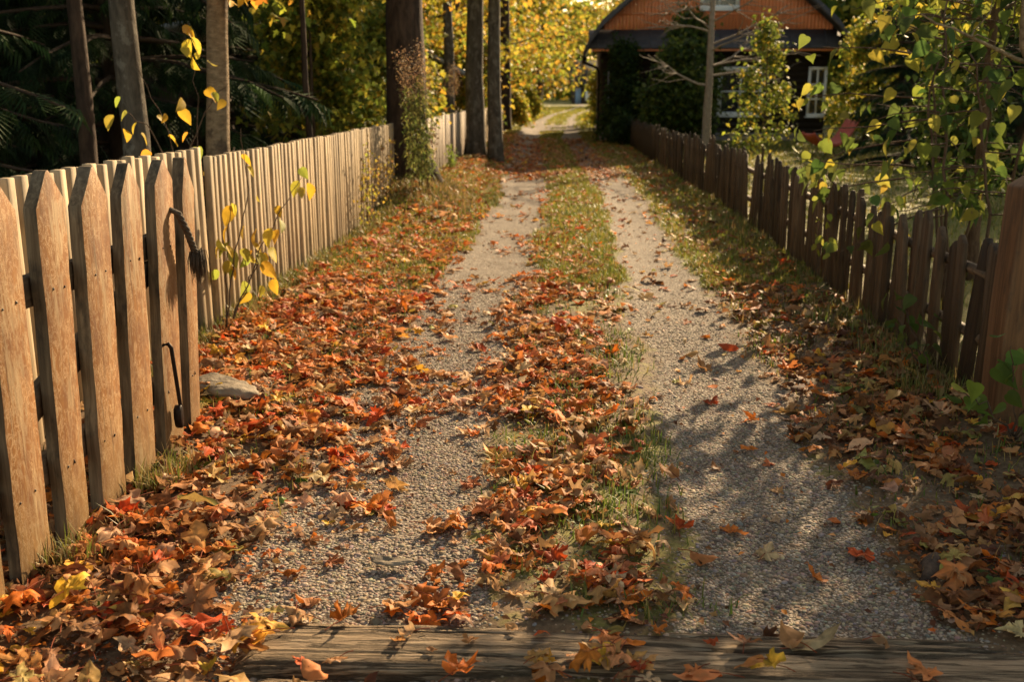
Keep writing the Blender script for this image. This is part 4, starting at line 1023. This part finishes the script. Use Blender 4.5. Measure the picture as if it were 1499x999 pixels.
ct = empty('curved_tree', (3.13, 7.3, float(gz(3.13, 7.3))), 'small tree with a curved pale brown trunk at the right edge behind the gate post', 'tree')
b = MB(); q = np.array([(0, 0, -.1), (.02, 0, .5), (.03, 0, .9), (.06, 0, 1.25), (.02, 0, 1.6), (-.10, 0, 1.85), (-.12, 0, 2.2), (-.08, .05, 2.7), (-.15, .1, 3.4), (-.1, .1, 4.2)]); q[:, 0] -= .03
t = np.linspace(0, 1, 30); s = np.linspace(0, 1, len(q)); pp = np.column_stack([np.interp(t, s, q[:, k]) for k in range(3)])
b.tube(pp, np.linspace(.062, .018, 30), 10, rough=.12); P = []
for (z, d_, L, r_) in ((1.72, (-.9, -.1, .12), .9, .018), (2.3, (.5, .2, .6), .9, .02), (2.6, (-.6, .3, .6), 1.2, .02), (3.0, (.6, -.4, .5), 1.2, .02), (3.3, (-.7, -.3, .5), 1.3, .018), (3.7, (.1, .8, .4), 1.1, .016), (3.9, (-.3, -.8, .5), 1.2, .016)):
    s0 = np.array([np.interp(z, pp[:, 2], pp[:, 0]), 0, z]); br = branch(b, s0, d_, L, r_, 7, .14, .0, 5)
    if z > 1.9 or z < 1.6: P.append(br[3:])
    for j in range(4):
        an = rng.random() * 6.28; tw = branch(b, br[int(rng.integers(2, 7))], (math.cos(an), math.sin(an), .1), .45, .006, 5, .2, 0, 4)
        if z > 2. or z < 1.6: P.append(tw[2:])
b.build('trunk', M['bark_aspen'], ct, True)
v, f, c = leaves_at(np.vstack(P), 3, .09, MSTAR, .14, [(.14, .18, .035), (.26, .28, .045), (.42, .38, .055), (.5, .36, .05)], .8)
mk('crown', v, f, M['leaf'], ct, c)

crown_tree('added_shade_hazel', 'hazel added to shade the lower right lane, behind the picket fence between the big leaved bush and the curved trunk', (3.35, 8.7), 4.3, .05, 'bark_twig', 1.9, 1.15, 18, 6, HEART, .10, GRN[1:3] + YG[:2], spread=.14, sub=3, limb_up=.04)  # added tree: its crown throws shade over the near right of the lane
# low green plant at the right edge in front of the post
sapling('raspberry_plant', 'low plant with fresh green leaves at the foot of the gate post', (2.02, 4.55), [[(0, 0, 0), (-.02, .0, .25), (-.08, -.05, .45)], [(0, 0, 0), (.05, -.05, .3), (.02, -.12, .6)], [(0, 0, 0), (-.12, .0, .15), (-.26, .02, .22)], [(0, 0, 0), (.05, -.1, .15), (.0, -.25, .22)], [(0, 0, 0), (.1, -.12, .4), (.05, -.2, .75)]], HEART, .095, [(.10, .16, .03), (.16, .22, .04), (.34, .36, .06)], 36, cat='plant', droop=.4, spread=.05)
sapling('nettle_plant', 'green leaves poking through the dark pickets left of the gate post', (2.0, 5.6), [[(0, 0, 0), (-.05, 0, .2), (-.1, -.05, .4)], [(0, 0, 0), (-.1, .1, .15), (-.15, .2, .3)], [(0, 0, 0), (-.06, .25, .25), (-.1, .3, .45)]], HEART, .075, [(.07, .11, .025), (.11, .15, .03)], 24, cat='plant', droop=.5, spread=.04)
sapling('creeper', 'pale hanging creeper with narrow leaves on the dark fence under the big bush', (2.02, 8.1), [[(0, 0, .85), (-.06, 0, .6), (-.05, -.03, .35)], [(0, 0, .85), (-.07, .12, .6), (-.06, .15, .3)], [(0, 0, .85), (-.1, .05, .95), (-.12, .2, .8)]], OVAL_LO, .07, [(.34, .36, .06), (.26, .30, .05)], 44, cat='plant', droop=1.2, spread=.03)

# yellow green shrub, evergreen lilac, ivy and bare tree in front of the house
crown_tree('rose_shrub', 'tall loose yellow green shrub in front of the white framed window', (3.95, 22.), 2.9, .03, 'bark_twig', .3, .75, 26, 5, BROAD, .10, YG + GRN[1:3] + GRN[1:3], cat='shrub', spread=.11, sub=3, limb_up=.1)
crown_tree('lilac_shrub', 'dense dark green shrub before the house wall left of the bare tree', (2.75, 28.5), 2.7, .06, 'bark_twig', .2, 1.0, 34, 12, BROAD, .13, GRN + DKG[2:3], cat='shrub', spread=.17, sub=4)
crown_tree('lilac_shrub', 'dark green shrub reaching up to the tin eave beside the lilac', (3.4, 31.), 3.6, .06, 'bark_twig', .6, 1.0, 30, 12, BROAD, .13, GRN + DKG[2:3], cat='shrub', spread=.18, sub=4)
crown_tree('ivy_shrub', 'dark climbing shrub at the left corner of the house by the lane', (1.55, 32.9), 3.0, .04, 'bark_twig', .05, .7, 32, 12, BROAD, .12, GRN[:1] + DKG[1:3] + GRN[3:], cat='shrub', spread=.16, sub=4)
crown_tree('low_bush', 'small dark bush at the far end of the dark picket fence', (1.45, 30.9), .8, .02, 'bark_twig', .05, .45, 16, 10, BROAD, .10, GRN[:1] + DKG[1:3] + GRN[3:], cat='bush', spread=.1, sub=3)
bt2 = crown_tree('bare_tree', 'leafless pale tree in front of the orange gabled house', (3.15, 25.), 5.6, .11, 'bark_pale', 1.5, 2.3, 20, 0, BROAD, .1, YG, wob=.02, limb_up=.03, sub=11, spread=.1)
crown_tree('garden_bush', 'yellow green bush at the right garden between house and spruces', (8.6, 31.5), 3.4, .05, 'bark_twig', .2, 1.2, 24, 10, BROAD, .14, YG, cat='bush', spread=.2, sub=3)
crown_tree('garden_bush', 'dark green bush on the lawn behind the big leaved lime bush', (5.2, 14.5), 2.3, .04, 'bark_twig', .2, .8, 22, 9, BROAD, .11, GRN + DKG[2:3], cat='bush', spread=.15, sub=3)

# ------------------------------------------------------------------ house
hs_ = empty('house', (4.6, 34., -.12), 'dark wooden house with bright orange gable and tin eave band', 'house')
HX, HY = 4.6, 34.
hs_.scale = (.968, 1, 1); hs_.location.x = 4.46
def hp(mb, name, mat, parent=hs_, smooth=False, bev=0):
    o = mb.build(name, mat, parent, smooth)
    if bev: bevel(o, bev)
    return o
x0, x1 = .95 - HX, 8.2 - HX
b = MB(); b.box((x0, 0, .35), (x1, 9.5, 3.3))
for i in range(15): b.box((x0 - .03, -.04, .36 + i * .195), (x1 + .03, -.002, .36 + i * .195 + .175))
hp(b, 'wall', M['log_wall'])
b = MB(); b.box((x0 - .06, -.08, -.2), (x1 + .06, 9.5, .34)); hp(b, 'plinth', M['found'])
b = MB(); b.box((x0 - .08, -.10, .345), (x1 + .08, -.045, .385)); hp(b, 'sill_board', M['greywall'])
# roof profile (X, z) left half
prof = [(.29, 2.72), (.52, 3.2), (.90, 3.70), (1.99, 4.60), (4.6, 6.95)]
prof = [(x - HX, z) for x, z in prof]; full = prof + [(-x, z) for x, z in prof[::-1][1:]]
up = [(x, z + .14) for x, z in full]
b = MB(); b.prism(full + up[::-1], 1, -.75, 9.9); hp(b, 'roof', M['shingle'])
b = MB(); full2 = [(x, z + .0) for x, z in full]; b.prism([(x * 1.004, z - .05) for x, z in full] + [(x * 1.004, z + .16) for x, z in full][::-1], 1, -.80, -.753); hp(b, 'bargeboard', M['tin'])
# tin pent roof below the gable
b = MB(); xl, xr = .45 - HX, 8.5 - HX
V = [(xl, -.72, 3.02), (xr, -.72, 3.02), (xr, -.12, 3.58), (xl, -.12, 3.58), (xl, -.72, 2.97), (xr, -.72, 2.97), (xr, -.05, 3.5), (xl, -.05, 3.5)]
b.add(V, [[0, 1, 2, 3], [7, 6, 5, 4], [0, 4, 5, 1], [1, 5, 6, 2], [2, 6, 7, 3], [3, 7, 4, 0]])
for i in range(15):
    x = xl + .3 + i * .56; d = np.array([0, .6, .56]); b.tube([(x, -.72, 3.035), (x, -.12, 3.595)], .016, 4)
pent = hp(b, 'pent_roof', M['tin'])
b = MB(); b.box((xl + .1, -.70, 2.905), (xr - .1, -.66, 2.968)); hp(b, 'trim_board', M['orange'], pent)
b = MB(); b.box((xl + .2, -.66, 2.87), (xr - .2, -.05, 2.90)); hp(b, 'soffit', M['log_wall'], pent)
# gable boarding: vertical boards cut to the roof slope
def roofz(x): return np.interp(x, [p[0] for p in full], [p[1] for p in full])
b = MB(); bw = .115; x = x0 + .0
while x < x1:
    xa, xb = x + .004, x + bw - .004; dy = .012 * (int((x - x0) / bw) % 2)
    za, zb_ = roofz(xa) - .02, roofz(xb) - .02
    if min(za, zb_) > 3.6:
        V = [(xa, -.10 - dy, 3.45), (xb, -.10 - dy, 3.45), (xb, -.10 - dy, zb_), (xa, -.10 - dy, za), (xa, 0, 3.45), (xb, 0, 3.45), (xb, 0, zb_), (xa, 0, za)]
        b.add(V, [[0, 1, 2, 3], [7, 6, 5, 4], [0, 4, 5, 1], [1, 5, 6, 2], [2, 6, 7, 3], [3, 7, 4, 0]])
    x += bw
b.box((x0 + .25, -.135, 4.02), (x1 - .25, -.114, 4.07))
hp(b, 'gable', M['orange'])
def window(xa, xb, za, zb, yf, nx, nz, parent=hs_, cw=.13, cur=True):
    b = MB(); t = cw
    b.box((xa - t, yf - .05, zb), (xb + t, yf, zb + t)); b.box((xa - t, yf - .05, za - t), (xb + t, yf, za)); b.box((xa - t, yf - .048, za), (xa, yf, zb)); b.box((xb, yf - .048, za), (xb + t, yf, zb))
    b.box((xa - t - .05, yf - .09, za - t - .035), (xb + t + .05, yf, za - t - .002))
    fr = hp(b, 'window', M['white'], parent)
    b = MB(); b.add([(xa, yf - .012, za), (xb, yf - .012, za), (xb, yf - .012, zb), (xa, yf - .012, zb)], [[0, 1, 2, 3]]); hp(b, 'pane', M['glass'], fr)
    b = MB()
    for i in range(1, nx): x = xa + (xb - xa) * i / nx; b.box((x - .03, yf - .04, za + .002), (x + .03, yf - .014, zb - .002))
    for i in range(1, nz): z = za + (zb - za) * i / nz; b.box((xa + .002, yf - .038, z - .022), (xb - .002, yf - .016, z + .022))
    hp(b, 'muntin', M['white'], fr)
    return fr
window(4.85 - HX, 6.05 - HX, 1.05, 2.32, -.045, 2, 2)
window(7.72 - HX, 8.14 - HX, 1.0, 2.35, -.045, 2, 3, cw=.09)
window(4.15 - HX, 5.15 - HX, 4.30, 5.2, -.118, 2, 2, cw=.13)
# gutter and downpipe at the lane corner
b = MB(); b.tube([(.33 - HX, -.75, 2.70), (.33 - HX, 9.8, 2.66)], .065, 8); gt = hp(b, 'gutter', M['iron'], smooth=True)
b = MB(); b.tube([(.33 - HX, -.6, 2.66), (.36 - HX, -.6, 2.55), (.72 - HX, -.35, 2.42), (.80 - HX, -.25, 2.30), (.80 - HX, -.22, 1.2), (.80 - HX, -.22, .15), (.76 - HX, -.3, .05)], .045, 8); hp(b, 'downpipe', M['iron'], gt, True)
b = MB(); b.box((1.10 - HX, -.2, .4), (1.16 - HX, -.15, 2.3)); hp(b, 'corner_batten', M['greywall'])

# ------------------------------------------------------------------ garden chair on the lawn
gc_ = empty('garden_chair', (5.9, 24.6, float(gz(5.9, 24.6))), 'red curved sling garden lounger on thin metal legs on the lawn', 'chair', rz=.25)
pr = np.array([(-.50, .56), (-.42, .47), (-.28, .37), (-.08, .30), (.12, .31), (.28, .40), (.42, .56), (.54, .76), (.60, .88)])
tq = np.linspace(0, 1, 34); pr = np.column_stack([np.interp(tq, np.linspace(0, 1, 9), pr[:, k]) for k in range(2)])
pr[:, 1] += .012 * np.cos(np.arange(34) * PI)                 # stitched ribs
lo_ = pr - (0, .05); out_ = np.vstack([pr, lo_[::-1]])
b = MB(); n2 = len(out_)
Vc = np.vstack([np.column_stack([out_[:, 0], np.full(n2, yy_), out_[:, 1] + .05 * (abs(yy_) / .32) ** 2]) for yy_ in (-.32, -.16, 0, .16, .32)])
Fc = [[q * n2 + a, q * n2 + (a + 1) % n2, (q + 1) * n2 + (a + 1) % n2, (q + 1) * n2 + a] for q in range(4) for a in range(n2)]
b.add(Vc, Fc); b.add(Vc[:n2], np.array([list(range(n2))[::-1]])); b.add(Vc[-n2:], np.array([list(range(n2))]))
b.build('seat', M['redseat'], gc_)
for sx in (-1, 1):
    for sy in (-1, 1):
        b = MB(); b.tube([(sx * .12 + .05, sy * .2, .30), (sx * .34 + .08, sy * .3, -.02)], .011, 6); b.build('leg', M['iron'], gc_, True)

# ------------------------------------------------------------------ sheds
sh = empty('shed', (-6.2, 29., 0), 'dark brown shed with grey metal roof seen between trunks behind the board fence', 'shed')
b = MB(); b.box((-2.6, 0, 0), (2.6, 4, 2.1)); b.build('wall', M['brownwall'], sh)
b = MB(); P = [(-3.2, 2.0), (0, 3.7), (3.2, 2.0), (3.2, 2.1), (0, 3.82), (-3.2, 2.1)]; b.prism(P, 1, -.5, 4.4); b.build('roof', M['greyroof'], sh)
b = MB(); b.box((-.5, -.05, 0), (.5, -.003, 1.9)); b.build('door', M['rail'], sh)
s2 = empty('shed', (-9.2, 19.5, 0), 'small dark shed with pale roof edge deep behind the slat fence', 'shed')
b = MB(); b.box((-1.8, 0, 0), (1.8, 3, 2.1)); b.build('wall', M['brownwall'], s2)
b = MB(); b.prism([(-2.2, 2.1), (2.2, 2.75), (2.2, 2.85), (-2.2, 2.2)], 1, -.4, 3.3); b.build('roof', M['greyroof'], s2)
fh = empty('far_house', (1.2, 128., 0), 'distant grey house with a blue door beyond the sunny field', 'house')
b = MB(); b.box((-1.5, 0, -.5), (2.6, 6, 2.1)); b.build('wall', M['brownwall'], fh)
b = MB(); b.prism([(-.6, 2.2), (3, 5.0), (6.6, 2.2), (6.6, 2.4), (3, 5.2), (-.6, 2.4)], 0, -1.9, 3.0); b.build('roof', M['shingle'], fh)
b = MB(); b.box((-1.0, -.08, -.2), (-.35, -.003, 1.9)); b.build('door', M['blue'], fh)
b = MB(); b.box((.2, -.08, .4), (1.5, -.003, 1.5)); b.build('window', M['white'], fh)

# ------------------------------------------------------------------ light, sky, camera
EL, AZ = R(25), R(65)          # sun: 25 degrees high, 65 degrees from +X towards +Y
sd = Vector((math.cos(EL) * math.cos(AZ), math.cos(EL) * math.sin(AZ), math.sin(EL)))
L = bpy.data.lights.new('sun', 'SUN'); L.energy = 5.0; L.angle = R(.5); L.color = (1.0, .75, .45)
lo = bpy.data.objects.new('sun', L); COL.objects.link(lo); lo.rotation_euler = sd.to_track_quat('Z', 'Y').to_euler(); lo.location = (20, 30, 30)
w = bpy.data.worlds.new('World'); sc.world = w; w.use_nodes = True
nt = w.node_tree; nt.nodes.clear()
sky = nt.nodes.new('ShaderNodeTexSky'); sky.sky_type = 'NISHITA'; sky.sun_disc = False; sky.sun_elevation = EL; sky.sun_rotation = PI / 2 - AZ
mx = nt.nodes.new('ShaderNodeMix'); mx.data_type = 'RGBA'; mx.blend_type = 'MULTIPLY'; mx.inputs[0].default_value = 1; mx.inputs[7].default_value = (1., .78, .54, 1)
bg = nt.nodes.new('ShaderNodeBackground'); bg.inputs[1].default_value = .125
ou = nt.nodes.new('ShaderNodeOutputWorld')
nt.links.new(sky.outputs[0], mx.inputs[6]); nt.links.new(mx.outputs[2], bg.inputs[0]); nt.links.new(bg.outputs[0], ou.inputs[0])

cam = bpy.data.cameras.new('camera'); co_ = bpy.data.objects.new('camera', cam); COL.objects.link(co_)
cam.sensor_width = 36; cam.lens = 36.02; cam.clip_start = .05; cam.clip_end = 2000
pitch, yaw = math.atan(367.5 / 1500), math.atan(90.5 / 1544)
co_.location = (0, 0, 1.6); co_.rotation_euler = (PI / 2 - pitch, 0, yaw)
cam.dof.use_dof = True; cam.dof.focus_distance = 4.1; cam.dof.aperture_fstop = 3.4
sc.camera = co_
vs = sc.view_settings; vs.view_transform = 'Standard'; vs.look = 'None'; vs.gamma = 1; vs.use_curve_mapping = False; vs.exposure = 1.35
sc.cycles.use_denoising = True
sc.cycles.max_bounces = 6; sc.cycles.diffuse_bounces = 3; sc.cycles.glossy_bounces = 2; sc.cycles.transmission_bounces = 3; sc.cycles.transparent_max_bounces = 4
sc.cycles.caustics_reflective = False; sc.cycles.caustics_refractive = False
